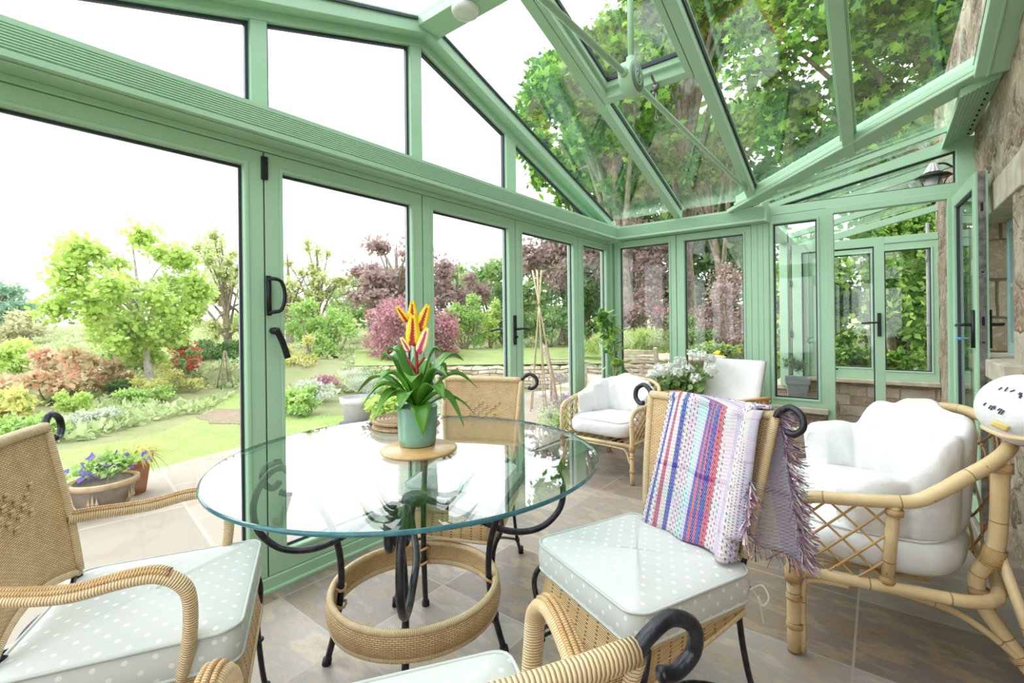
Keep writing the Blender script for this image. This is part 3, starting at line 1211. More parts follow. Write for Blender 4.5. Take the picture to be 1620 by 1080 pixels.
struct(mb.build('trim_16', 'green', bevel=.003), 'green wall rafter running up the stone wall', 'rafter')
# valley beam
mb = MB()
vd = (VB - VA)
up = Vector((0, -.0, 1))
a = VA + Vector((-.02, .0, .0))
mb.bar(a - vd * .05, VB + vd * .02, .15, .03, off=(0, -.005))
mb.bar(a, VB, .10, .09, off=(0, .045))
mb.bar(a - vd * .0, VB, .012, .03, off=(.072, .015))
struct(mb.build('trim_17', 'green', bevel=.006), 'broad green valley beam climbing to the stone wall', 'valley beam')
# lean-to: bars, wall plate
mb = MB()
mb.bar((-.62, 4.15, zl(-.62) + .02), (.43, 4.15, zl(.43) + .02), .035, .035)
mb.bar((-.80, 5.2, zl(-.80) + .02), (.5, 5.2, zl(.5) + .02), .045, .06)
mb.bar((-.80, 6.2, zl(-.80) + .02), (.5, 6.2, zl(.5) + .02), .045, .06)
struct(mb.build('trim_18', 'green'), 'slim green glazing bars of the lean-to roof', 'glazing bar')
mb = MB()
P = []
zz = [(.35, 2.37), (.51, 2.44)]
for i in range(9):
    t0, t1 = i / 9, (i + .7) / 9
    for t, dz in ((t0, 0), (t1, 0), (t1, .004), ((i + 1) / 9, .004)):
        P.append((.35 + .16 * t, 3.50, 2.385 + .065 * t + dz))
P += [(.51, 3.50, 2.50), (.35, 3.50, 2.43)]
mb.prism(P, (0, .98, 0))
wp = struct(mb.build('trim_19', 'green'), 'ribbed green wall plate under the lean-to roof', 'wall plate')
mb = MB()
for i in range(9):
    y = 3.66 + i * .09
    mb.tube([(.475, y, 2.428), (.475, y, 2.436)], .006, 8)
sc_ = mb.build('screw', 'black', wp)

# roof glass ---------------------------------------------------------------
GO = .085


def roof_pane(i, poly, label, zf=zr, name=None):
    mb = MB()
    mb.prism([(x, y, zf(y) + GO if zf is zr else zl(x) + .05) for x, y in poly], (0, 0, .014))
    return struct(mb.build(name or 'window_%d' % i, 'roofglass'), label, 'roof pane')


roof_pane(20, [(-2.12, 2.0), (-1.485, 2.0), (-1.485, 4.36), (-2.12, 4.36)], 'roof pane nearest the gable, sky and branches above')
roof_pane(21, [(-1.435, 2.84), (-.84, 2.84), (-.84, 4.36), (-1.435, 4.36)], 'roof pane below the opening roof light')
roof_pane(23, [(-.785, 2.0), (-.18, 2.0), (-.18, yval(-.18)), (-.785, yval(-.785))], 'large roof pane under the leafy tree, right of the tie rods')
roof_pane(24, [(-.13, 2.0), (.41, 2.0), (.41, yval(.41)), (-.13, yval(-.13))], 'roof pane beside the stone wall')
for j, (a, b) in enumerate(((-2.12, -1.485), (-1.435, -.84), (-.785, -.18), (-.13, .41))):
    roof_pane(25 + j, [(a, -.6), (b, -.6), (b, 1.83), (a, 1.83)], ['near slope roof pane next to the gable', 'near slope roof pane, second from the gable', 'near slope roof pane, third from the gable', 'near slope roof pane beside the stone wall'][j])
roof_pane(29, [(-.88, 4.36), (.51, yval(.51)), (.51, 7.25), (-.88, 7.25)], 'lean-to roof glass over the porch', 'lean')

# opening roof light between the first two rafters
rl = sroot('window_22', 'opening roof light hung below the ridge', 'roof light')
mb = MB()
x0, x1, y0, y1 = -1.425, -.850, 2.02, 2.84


def rp(x, y, dz):
    return (x, y, zr(y) + dz)


def rring(mb, o, i_, z0, z1):
    def q(rc):
        a, b, c, d = rc
        return [(a, c), (b, c), (b, d), (a, d)]
    O, I = q(o), q(i_)
    b = len(mb.v)
    for poly in (O, I):
        for dz in (z0, z1):
            mb.v += [rp(x, y, dz) for x, y in poly]
    for k in range(4):
        j = (k + 1) % 4
        mb.face([b + k, b + j, b + 8 + j, b + 8 + k])
        mb.face([b + 4 + j, b + 4 + k, b + 12 + k, b + 12 + j])
        mb.face([b + j, b + k, b + 4 + k, b + 4 + j])
        mb.face([b + 8 + k, b + 8 + j, b + 12 + j, b + 12 + k])


rring(mb, (x0, x1, y0, y1), (x0 + .035, x1 - .035, y0 + .04, y1 - .05), .0, .11)
rring(mb, (x0 + .03, x1 - .03, y0 + .035, y1 - .045), (x0 + .055, x1 - .055, y0 + .06, y1 - .075), .05, .11)
mb.build('frame', 'green', rl, bevel=.003)
mb = MB()
rring(mb, (x0 + .054, x1 - .054, y0 + .059, y1 - .074), (x0 + .064, x1 - .064, y0 + .07, y1 - .085), .085, .11)
mb.build('gasket', 'gasket', rl)
mb = MB()
mb.prism([rp(x0 + .05, y0 + .055, .10), rp(x1 - .05, y0 + .055, .10), rp(x1 - .05, y1 - .07, .10), rp(x0 + .05, y1 - .07, .10)], (0, 0, .014))
mb.build('pane', 'roofglass', rl)
mb = MB(True)
xm, ym = -1.06, 2.79
mb.tube([rp(xm, ym - .10, -.01), rp(xm, ym - .02, -.02), (xm, ym, zr(ym) - .03)], .008, 8)
mb.ball((xm, ym, zr(ym) - .03), (.022, .022, .022), 8, 6)
mb.ball((xm - .015, ym + .01, zr(ym) - .065), (.018, .018, .02), 8, 6)
mb.tube([(xm, ym, zr(ym) - .03), (xm, ym, zr(ym) - .20)], .006, 8)
mb.tube([(xm + .009 * cos(a * pi / 6), ym, zr(ym) - .215 + .018 * sin(a * pi / 6)) for a in range(12)], .003, 6, True)
mb.build('winder', 'steel', rl, label='chrome window winder with a hanging ring')

# gaskets alongside the rafters (dark edge of each pane)
mb = MB()
for x, ya, yb in ((-2.108, 2.0, 4.34), (-1.49, 2.0, 4.34), (-1.43, 2.86, 4.34), (-.845, 2.86, 4.34), (-.78, 2.0, 4.2), (-.185, 2.0, 3.85), (-.125, 2.0, 3.8), (.40, 2.0, 3.45), (-2.108, 1.82, -.5), (-1.49, 1.82, -.5), (-1.43, 1.82, -.5)):
    mb.bar(rp(x, ya, .076), rp(x, yb, .076), .012, .014)
struct(mb.build('trim_20', 'gasket'), 'dark glazing seals along the roof rafters', 'seal')

# tie rod truss
tr = sroot('trim_21', 'green tie rods with a round boss under the ridge', 'tie rods')
HUB = Vector((-.83, 1.90, 2.235))
mb = MB(True)
mb.tube([HUB + Vector((0, .05, 0)), (-.83, 4.30, 2.235)], .013, 10)
mb.tube([HUB + Vector((0, -.05, 0)), (-.83, -.48, 2.19)], .013, 10)
mb.tube([HUB + Vector((0, 0, .05)), (-.83, 1.90, 2.93)], .013, 10)
for d in (Vector((0, 1, 0)), Vector((0, -1, 0)), Vector((0, 0, 1))):
    mb.tube([HUB + d * .06, HUB + d * .095], .02, 10)
mb.build('rod', 'green', tr)
mb = MB(True)
mb.tube([HUB + Vector((-.028, 0, 0)), HUB + Vector((.028, 0, 0))], .074, 28)
o = mb.build('boss', 'green', tr, bevel=.004)
mb = MB(True)
mb.tube([HUB + Vector((.028, 0, 0)), HUB + Vector((.031, 0, 0))], .058, 24)
o = mb.build('boss_cap', 'emblem', tr)
mb = MB(True)
mb.tube([HUB + Vector((.033, .030 * cos(a * pi / 8), .030 * sin(a * pi / 8))) for a in range(16)], .0035, 6, True)
mb.tube([HUB + Vector((.033, .016 * cos(a * pi / 8), .016 * sin(a * pi / 8))) for a in range(3, 15)], .0035, 6)
mb.tube([HUB + Vector((.033, -.020, -.02)), HUB + Vector((.033, -.006, .022)), HUB + Vector((.033, .008, -.01)), HUB + Vector((.033, .02, .02))], .0035, 6)
mb.build('emblem', 'green', tr)
mb = MB()
mb.box(-.85, -.81, 4.27, 4.34, 2.20, 2.26)
mb.build('bracket', 'black', tr, bevel=.004)

# smoke detector
t = thing('smoke_detector', 'round white detector on the underside of the green ridge beam', 'smoke detector', (-1.80, 1.90, rz0 + .01))
mb = MB(True)
mb.lathe([(.078, 0), (.078, -.012), (.070, -.03), (.055, -.036), (.0, -.037)], 32)
mb.build('body', 'white', t)
mb = MB(True)
mb.lathe([(.05, -.0365), (.048, -.040), (.0, -.041)], 32)
mb.build('cover', 'white', t)

# far wall windows -----------------------------------------------------------
ZB = .50
glazed('window_6', 'left green framed window of the far wall, white geraniums below', 'window', 'Y', rect(-2.165, -1.525, ZB, 2.013), rect(-2.10, -1.595, ZB + .07, 1.95), YF, YF + .065)
glazed('window_7', 'right green framed window of the far wall, purple shrub outside', 'window', 'Y', rect(-1.520, -.875, ZB, 2.013), rect(-1.444, -.94, ZB + .07, 1.95), YF, YF + .065)
mb = MB()
mb.box(-.873, -.735, YF - .002, YF + .07, ZB, 2.02)
for x in (-.842, -.800, -.76):
    mb.box(x - .018, x + .018, YF - .006, YF, ZB, 2.012)
struct(mb.build('trim_22', 'green', bevel=.002), 'wide grooved green pilaster between the far window and the porch screen', 'pilaster')
glazed('window_8', 'narrow green window beside the porch door, grey planter behind it', 'window', 'Y', rect(-.733, -.335, .485, 2.075), rect(-.705, -.397, .545, 2.0), YF, YF + .065)
# triangular light above the door
r = sroot('window_9', 'sloping triangular light above the porch door', 'window')
tri = [(-.69, 2.135), (.42, 2.135), (.42, 2.355)]
tri = [(-.66, 2.150), (.42, 2.135), (.42, 2.36)]
g = MB()
ring(g, 'Y', tri, shrink(tri, .010), YF + .025, YF + .045)
g.build('gasket', 'gasket', r)
g = MB()
g.prism([(x, YF + .03, z) for x, z in shrink(tri, .003)], (0, .012, 0))
g.build('pane', 'glass', r)
mb = MB()
ring(mb, 'Y', [(-.735, 2.077), (.455, 2.077), (.455, zl(.455) + .03), (-.735, zl(-.735) + .03)], [(-.66, 2.150), (.42, 2.135), (.42, 2.36), (-.60, 2.165)], YF, YF + .065)
mb.box(.425, XS, YF - .002, YF + .07, 0, 2.44)
mb.box(-.338, -.285, YF - .004, YF + .072, 0, 2.040)
mb.box(-.336, .424, YF - .003, YF + .071, 2.03, 2.079)
mb.box(.375, .424, YF - .004, YF + .072, 0, 2.040)
struct(mb.build('trim_23', 'green', bevel=.002), 'green frame around the porch doorway', 'door frame')
# dwarf wall below far windows
mb = MB()
mb.box(-2.19, -.34, YF - .02, YF + .28, 0, .44)
struct(mb.build('wall_far', 'stonefar'), 'low stone wall under the far windows', 'wall')
mb = MB()
mb.box(-2.19, -.325, YF - .06, YF + .30, .44, .485)
struct(mb.build('trim_24', 'sandstone', bevel=.008), 'stone sill on the low far wall', 'sill')

# open door leaf against the stone wall ---------------------------------------
dl = sroot('door_6', 'green glazed door standing open along the stone wall', 'door', (.395, 4.45, 0))
ang = atan2(-.68, .035)
dd = Vector((cos(ang), sin(ang), 0))
nn = Vector((-dd.y, dd.x, 0))   # towards +x
W = .70


def dbox(mb, a0, a1, z0, z1, n0, n1):
    P = [dd * a + nn * q for a, q in ((a0, n0), (a1, n0), (a1, n1), (a0, n1))]
    mb.prism([(p.x, p.y, z0) for p in P], (0, 0, z1 - z0))


mb = MB()
for a0, a1, z0, z1 in ((0, .075, .02, 2.03), (W - .075, W, .02, 2.03), (.075, W - .075, .02, .13), (.075, W - .075, 1.95, 2.03)):
    dbox(mb, a0, a1, z0, z1, 0, .055)
mb.build('frame', 'green', dl, bevel=.003)
mb = MB()
dbox(mb, .07, W - .07, .125, 1.955, .02, .035)
mb.build('pane', 'glass', dl)
mb = MB()
for a0, a1, z0, z1 in ((.075, .087, .13, 1.95), (W - .087, W - .075, .13, 1.95), (.087, W - .087, .13, .142), (.087, W - .087, 1.938, 1.95)):
    dbox(mb, a0, a1, z0, z1, .012, .043)
mb.build('gasket', 'gasket', dl)
mb = MB()
dbox(mb, W, W + .004, .02, 2.03, .012, .043)
st_ = mb.build('lock_strip', 'steel', dl, label='bare steel lock strip on the door edge')
mb = MB()
for z in (.3, .55, .78, 1.05, 1.15, 1.45, 1.8):
    dbox(mb, W + .004, W + .006, z, z + .05 if z in (1.15, 1.8) else z + .008, .022, .034)
mb.build('keeper', 'black', st_)
for sg, nm in ((-1, 'handle'), (1, 'outer_handle')):
    f0 = 0 if sg < 0 else .055
    mb = MB(True)
    pa = lambda a, z, q: tuple(dd * a + nn * (f0 + sg * q) + Vector((0, 0, z)))
    mb.tube([pa(W - .04, 1.02, .006), pa(W - .04, 1.24, .006)], .011, 8)
    mb.tube(smooth([pa(W - .04, 1.155, .01), pa(W - .04, 1.155, .055), pa(W - .06, 1.157, .062), pa(W - .17, 1.15, .06)], 4), .009, 8)
    mb.build(nm, 'black', dl, label='long black lever handle')
tg = thing('key_tag', 'small blue key fob hanging in the lock of the open door', 'key', tuple(dl.location + dd * (W - .04) + nn * -.035 + Vector((0, 0, 1.075))))
mb = MB(True)
mb.tube([(.03, 0, 0), (-.01, 0, 0)], .004, 6)
mb.build('key', 'steel', tg)
mb = MB(True)
mb.ball((-.028, 0, -.002), (.02, .006, .009), 10, 6)
mb.build('fob', 'bluetag', tg)

# stone house wall with window -----------------------------------------------------
WY0, WY1, WZ0, WZ1 = 3.36, 4.30, .965, 1.80
mb = MB()


def stone_quad(mb, y0, y1, z0, z1, amp=.012):
    ny = max(1, int((y1 - y0) / .05))
    nz = max(1, int((z1 - z0) / .05))

    def fn(u, v):
        y = y0 + (y1 - y0) * u
        z = z0 + (z1 - z0) * v
        w = amp * (sin(y * 9.1 + z * 7.3) + sin(y * 23 + 1.3 * sin(z * 19)) * .6 + sin(z * 27 + y * 3) * .5)
        if u in (0, 1) or v in (0, 1):
            w = 0
        return (XS - max(-.006, w * .6), y, z)
    mb.grid(fn, ny, nz)


stone_quad(mb, -1.0, WY0, 0, 3.6)
stone_quad(mb, WY1, 7.4, 0, 3.6)
stone_quad(mb, WY0, WY1, 0, WZ0)
stone_quad(mb, WY0, WY1, WZ1 + .17, 3.6)
mb.smooth = True
hw = struct(mb.build('wall_right', 'stone'), 'rough stone house wall with a window opening', 'wall')
mb = MB()
mb.box(XS + .02, XS + .45, -1.0, WY0, 0, 3.6)
mb.box(XS + .02, XS + .45, WY1, 7.4, 0, 3.6)
mb.box(XS + .02, XS + .45, WY0, WY1, 0, WZ0 - .02)
mb.box(XS + .02, XS + .45, WY0, WY1, WZ1 + .02, 3.6)
mb.build('core', 'reveal', hw)
mb = MB()
mb.box(XS - .012, XS + .25, WY0 - .22, WY1 + .06, WZ1, WZ1 + .165)
struct(mb.build('trim_25', 'sandstone', bevel=.006), 'pale stone lintel over the house window', 'lintel')
mb = MB()
mb.prism([(XS - .055, WY0 - .1, WZ0 - .105), (XS + .2, WY0 - .1, WZ0 - .105), (XS + .2, WY0 - .1, WZ0 + .01), (XS - .055, WY0 - .1, WZ0 - .005)], (0, WY1 - WY0 + .28, 0))
struct(mb.build('trim_26', 'sandstone', bevel=.006), 'pale stone sill under the house window', 'sill')
wr = sroot('window_10', 'pale teal house window set in the stone wall', 'window')
mb = MB()
ring(mb, 'X', rect(WY0, WY1, WZ0 + .0, WZ1), rect(WY0 + .06, WY1 - .06, WZ0 + .07, WZ1 - .06), XS + .115, XS + .17)
mb.box(XS + .12, XS + .16, (WY0 + WY1) / 2 - .02, (WY0 + WY1) / 2 + .02, WZ0 + .07, WZ1 - .06)
mb.box(XS + .12, XS + .16, WY0 + .06, WY1 - .06, 1.38, 1.41)
mb.build('frame', 'tealwin', wr, bevel=.004)
mb = MB()
mb.box(XS + .138, XS + .146, WY0 + .05, WY1 - .05, WZ0 + .06, WZ1 - .05)
mb.build('pane', 'glass', wr)
mb = MB()
mb.box(XS + .40, XS + .42, WY0 - .1, WY1 + .1, WZ0 - .1, WZ1 + .1)
mb.build('blind', 'canvas', wr)
# small white sensor on the wall
t = thing('contact_sensor', 'small white box fixed to the stone wall beside the open door', 'sensor', (XS - .012, 4.36, 1.53))
mb = MB()
mb.box(-.03, .03, -.03, .03, -.055, .055)
mb.build('case', 'white', t, bevel=.005)

# porch beyond the far wall ----------------------------------------------------------
mb = MB()
mb.box(-.86, XS, 7.05, 7.30, 0, .42)
mb.box(-.98, -.74, 6.0, 7.30, 0, .42)
struct(mb.build('wall_porch', 'stonefar'), 'low coursed stone wall at the back of the porch', 'wall')
mb = MB()
mb.box(-.86, XS, 6.98, 7.33, .42, .465)
mb.box(-1.0, -.71, 5.98, 7.33, .42, .465)
struct(mb.build('trim_27', 'sandstone', bevel=.006), 'tan stone sill at the back of the porch', 'sill')
glazed('window_11', 'left green casement at the back of the porch, hedge behind', 'window', 'Y', rect(-.72, -.02, .465, 2.08), rect(-.62, -.09, .60, 1.98), 7.10, 7.16)
glazed('window_12', 'right fixed green window at the back of the porch, hedge behind', 'window', 'Y', rect(-.02, .52, .465, 2.08), rect(.04, .455, .58, 1.99), 7.10, 7.16)
mb = MB()
mb.box(-.86, XS, 7.09, 7.17, 2.08, 2.16)
mb.box(-.88, -.72, 7.06, 7.20, .465, 2.16)
mb.prism([(-.86, 7.1, 2.08), (.52, 7.1, zl(.52) - .04), (.52, 7.1, zl(.52) + .03), (-.86, 7.1, zl(-.86) + .05)], (0, .06, 0))
mb.box(-.88, -.80, 5.93, 6.03, .465, 2.16)
mb.box(-.88, -.80, 4.54, 4.62, 0, 2.13)
mb.box(-.88, -.80, 4.54, 7.2, 2.04, 2.13)
struct(mb.build('trim_28', 'green', bevel=.003), 'green posts and rails of the porch', 'frame')
glazed('window_13', 'green side window of the porch', 'window', 'X', rect(6.03, 7.06, .465, 2.04), rect(6.10, 6.99, .55, 1.97), -.80, -.86)
pd = sroot('door_7', 'green glazed porch door with black lever, open across the porch', 'door')
mb = MB()
ring(mb, 'Y', rect(-.75, .035, .03, 2.0), rect(-.66, -.045, .12, 1.91), 5.87, 5.925)
mb.build('frame', 'green', pd, bevel=.003)
mb = MB()
mb.box(-.665, -.04, 5.89, 5.905, .115, 1.915)
mb.build('pane', 'glass', pd)
mb = MB()
ring(mb, 'Y', rect(-.66, -.045, .12, 1.91), rect(-.648, -.057, .132, 1.898), 5.885, 5.91)
mb.build('gasket', 'gasket', pd)
mb = MB()
mb.box(-.025, .005, 5.857, 5.87, 1.02, 1.25)
mb.build('handle_plate', 'black', pd, bevel=.004)
mb = MB(True)
mb.tube(smooth([(-.01, 5.86, 1.155), (-.01, 5.81, 1.155), (-.04, 5.805, 1.156), (-.15, 5.805, 1.15)], 4), .009, 8)
mb.build('handle', 'black', pd)
mb = MB()
for z in (1.0, 1.55):
    mb.box(-.775, -.75, 5.86, 5.93, z, z + .07)
mb.box(-.762, -.752, 5.90, 5.93, .03, 2.0)
mb.build('hinge', 'black', pd)
mb = MB(True)
mb.tube([(-.60, 7.08, .575), (-.42, 7.05, .575)], .01, 6)
struct(mb.build('trim_29', 'black'), 'black casement stay on the porch window', 'window stay')
# downpipe outside porch window
t = thing('downpipe', 'thin grey downpipe outside the right porch window', 'pipe', (.44, 7.28, 0))
mb = MB(True)
mb.tube([(0, 0, -.05), (0, 0, 2.3)], .018, 10)
for z in (1.1, 1.85):
    mb.tube([(0, 0, z), (0, 0, z + .05)], .024, 10)
mb.build('pipe', 'greypot', t)
# wall lantern in the porch
t = thing('wall_lantern', 'black lantern with a pale fluted shade hanging on the house wall in the porch', 'lantern', (.33, 4.85, 2.29))
mb = MB(True)
mb.lathe([(.115, -.012), (.11, .0), (.06, .016), (.03, .03), (0, .032)], 8)
mb.build('cap', 'lantern', t)
mb = MB(True)
mb.lathe([(0, -.225), (.010, -.215), (.020, -.195), (.008, -.18), (.022, -.165), (.03, -.15), (.012, -.14), (0, -.14)], 12)
mb.build('finial', 'lantern', t)
mb = MB(True)
mb.lathe([(0, -.145), (.03, -.14), (.052, -.10), (.056, -.06), (.045, -.015), (0, -.012)], 16)
mb.build('globe', 'greypot', t)
for k in range(4):
    a = pi / 2 * k + .4
    MB(True).tube([(.03 * cos(a), .03 * sin(a), -.15), (.062 * cos(a), .062 * sin(a), -.08), (.09 * cos(a), .09 * sin(a), -.01)], .004, 5).build('strut', 'lantern', t)
mb = MB(True)
mb.grid(lambda u, v: ((.02 + .035 * (1 - v)) * (1 + .08 * cos(u * 2 * pi * 12)) * cos(2 * pi * u), (.02 + .035 * (1 - v)) * (1 + .08 * cos(u * 2 * pi * 12)) * sin(2 * pi * u), .025 + .075 * v), 72, 4, True)
mb.build('fluted_collar', 'greypot', t)
mb = MB(True)
mb.tube(smooth([(0, 0, .03), (.0, 0, .075), (.06, 0, .085), (.12, 0, .04), (.18, 0, .02)], 5), .008, 8)
mb.build('bracket', 'lantern', t)

# near eaves wall behind the viewpoint
mb = MB()
mb.box(-2.25, XS, -.74, -.58, 0, .5)
struct(mb.build('wall_near', 'stonefar'), 'low stone wall behind the viewpoint', 'wall')
glazed('window_14', 'left green window behind the viewpoint', 'window', 'Y', rect(-2.17, -.85, .5, 2.02), rect(-2.09, -.92, .58, 1.95), -.60, -.665)
glazed('window_15', 'right green window behind the viewpoint', 'window', 'Y', rect(-.84, .50, .5, 2.02), rect(-.77, .43, .58, 1.95), -.60, -.665)


# ------------------------------------------------------------------ furniture
def rounded(w, d, r, n=5):
    P = []
    for cx, cy, a0 in ((w - r, d - r, 0), (-w + r, d - r, 90), (-w + r, -d + r, 180), (w - r, -d + r, 270)):
        for k in range(n + 1):
            a = radians(a0 + 90 * k / n)
            P.append((cx + r * cos(a), cy + r * sin(a)))
    return P


def iron_chair(label, loc, heading, arms=False, group='wicker and iron chairs around the glass table', sx=1.0, zt=.92, tw=.218):
    """local frame: seat centre on the floor at the origin, front = +y"""
    rz = atan2(-heading[0], heading[1])
    t = thing('wicker_chair', label, 'chair', (loc[0], loc[1], 0), rz, group)
    hw = .225 * sx
    # seat with woven apron
    mb = MB()
    top = rounded(hw, .205, .05)
    mb.prism([(x, y, .395) for x, y in top], (0, 0, .018))
    mb.build('seat', 'wicker', t)
    mb = MB(True)
    n = len(top)
    L = [0]
    for i in range(n):
        a, b = top[i], top[(i + 1) % n]
        L.append(L[-1] + sqrt((a[0] - b[0]) ** 2 + (a[1] - b[1]) ** 2))

    def ap(u, v):
        i = min(int(u * n), n - 1) if u < 1 else 0
        x, y = top[i % n]
        k = .45 + 1.75 * max(0, min(1, (y - .07) / .10))
        z = .412 - v * .048 * k
        return (x * (1 + .03 * v), y * (1 + .05 * v * (k > 1)) + (.012 * v if y > .1 else 0), z)
    mb.grid(ap, n, 3, True, uv=lambda a, b: (a * n / n * L[-1], b * .11))
    mb.build('apron', 'wicker', t, solid=.008)
    mb = MB(True)
    mb.tube([(x, y, .412) for x, y in rounded(hw + .003, .208, .05, 4)], .009, 8, True)
    P = [Vector(ap(i / n, 1)) for i in range(n)]
    mb.tube(P, .008, 8, True)
    mb.build('seat_rim', 'wrap', t)
    # posts and legs
    def post(s_):
        return smooth([(s_ * .195 * sx, -.33, .004), (s_ * .19 * sx, -.265, .12), (s_ * .185 * sx, -.222, .30), (s_ * .19 * sx, -.215, .44), (s_ * (.5 * tw + .095) * sx, -.245, .66), (s_ * tw * sx, -.30, zt)], 5)
    for s_ in (-1, 1):
        pp = post(s_)
        lo = [p for p in pp if p.z < .53]
        lg = MB(True).tube(lo, .0088, 8).build('leg', 'iron', t)
        rf = MB(True)
        rf.tube([(s_ * .195 * sx, -.332, 0), (s_ * .195 * sx, -.325, .035)], .014, 10)
        rf.build('rubber_foot', 'rubber', lg)
        hi = [p for p in pp if p.z > .49]
        MB(True).tube(hi, .0135, 10).build('back_post', 'wrap', t, label='back post wrapped in pale rattan')
        e = pp[-1]
        sc = smooth([e, e + Vector((s_ * .014, -.004, .020)), e + Vector((s_ * .044, -.004, .034)), e + Vector((s_ * .076, 0, .016)), e + Vector((s_ * .080, .004, -.016)), e + Vector((s_ * .058, .006, -.036)), e + Vector((s_ * .036, .006, -.034))], 6)
        MB(True).tube(sc, .0092, 10).build('scroll', 'iron', t, label='black iron scroll at the top of the back')
        f = smooth([(s_ * (hw + .0), .175, .405), (s_ * (hw + .022), .20, .40), (s_ * (hw + .028), .218, .36), (s_ * (hw + .006), .222, .31), (s_ * (hw - .010), .215, .24), (s_ * (hw - .005), .225, .10), (s_ * (hw + .004), .238, .004)], 5)
        lg = MB(True).tube(f, .0088, 8)
        lg.ball((s_ * (hw - .008), .218, .19), (.016, .016, .008), 10, 6)
        lg = lg.build('leg', 'iron', t)
        rf = MB(True)
        rf.tube([(s_ * (hw + .004), .238, 0), (s_ * (hw + .003), .235, .035)], .014, 10)
        rf.build('rubber_foot', 'rubber', lg)
    # stretchers
    mb = MB(True)
    mb.tube(smooth([(-hw + .01, .215, .20), (-hw + .035, .21, .245), (-.08, .19, .262), (.08, .19, .262), (hw - .035, .21, .245), (hw - .01, .215, .20)], 5), .006, 8)
    for s_ in (-1, 1):
        mb.tube(smooth([(s_ * (hw - .010), .215, .20), (s_ * (hw - .04), .10, .225), (s_ * .16 * sx, -.05, .20), (s_ * .187 * sx, -.285, .09)], 5), .006, 8)
        mb.ball((s_ * .188 * sx, -.285, .09), .014, 8, 6)
    mb.build('stretcher', 'iron', t)
    mb = MB(True)
    mb.tube(smooth([(-.19 * sx, -.222, .44), (-.09, -.238, .475), (0, -.244, .485), (.09, -.238, .475), (.19 * sx, -.222, .44)], 5), .006, 8)
    mb.tube([(-.19 * sx, -.225, .53), (-.02, -.21, .40)], .006, 8)
    mb.tube([(.19 * sx, -.225, .53), (.02, -.21, .40)], .006, 8)
    mb.tube([(-.185 * sx, -.215, .40), (.185 * sx, -.215, .40)], .007, 8)
    mb.build('back_brace', 'iron', t)
    # woven back panel
    pr = post(1)

    def py(z):
        for a, b in zip(pr, pr[1:]):
            if a.z <= z <= b.z:
                k = (z - a.z) / (b.z - a.z + 1e-9)
                return a.y + (b.y - a.y) * k, (a.x + (b.x - a.x) * k)
        return pr[-1].y, pr[-1].x

    def bp(u, v):
        zb = .515 + .035 * (1 - (2 * u - 1) ** 2)
        z = zb + (zt + .004 - zb) * v
        y, x = py(min(z, zt - .001))
        return ((2 * u - 1) * x, y - .016 * (1 - (2 * u - 1) ** 2), z)
    mb = MB(True)
    mb.grid(bp, 16, 14, uv=lambda a, b: (a * .42, b * .41))
    mb.build('back_panel', 'wicker', t, solid=.008, label='tightly woven wicker back')
    mb = MB(True)
    mb.tube([bp(i / 12, 1) for i in range(13)], .015, 10)
    mb.build('top_rail', 'wrap', t)
    mb = MB(True)
    mb.tube([bp(i / 12, 0) for i in range(13)], .011, 8)
    mb.build('lower_rail', 'wrap', t)
    # diamond of thicker weave
    mb = MB()
    for (i, j) in ((0, 2), (1, 1), (-1, 1), (2, 0), (-2, 0), (1, -1), (-1, -1), (0, -2), (0, 0), (3, 1), (-3, 1), (3, -1), (-3, -1), (4, 2), (-4, 2)):
        p = Vector(bp(.5 + i * .055, .55 + j * .055))
        mb.box(p.x - .009, p.x + .009, p.y + .003, p.y + .009, p.z - .004, p.z + .004)
        mb.box(p.x - .009, p.x + .009, p.y + .003, p.y + .009, p.z + .006, p.z + .012)
    mb.build('diamond_weave', 'wrap', t, bevel=.002)
    if arms:
        for s_ in (-1, 1):
            P = smooth([(s_ * .204 * sx, -.25, .665), (s_ * .225 * sx, -.20, .662), (s_ * (hw + .030), -.08, .655), (s_ * (hw + .040), .02, .668), (s_ * (hw + .040), .08, .664), (s_ * (hw + .036), .125, .625), (s_ * (hw + .032), .133, .56), (s_ * (hw + .022), .125, .48), (s_ * (hw + .010), .11, .415)], 6)
            MB(True).tube(P, .0175, 12, flat=(1.25, .85)).build('armrest', 'wrap', t, label='curved armrest wrapped in rattan')
            Q = [p + Vector((s_ * .002, .002, .016)) for p in P[2:-22]]
            mb = MB(True)
            for k in (-.010, 0, .010):
                mb.tube([p + Vector((k, 0, -abs(k) * .3)) for p in Q], .0055, 6)
            mb.build('armrest_braid', 'binding', t)
    return t


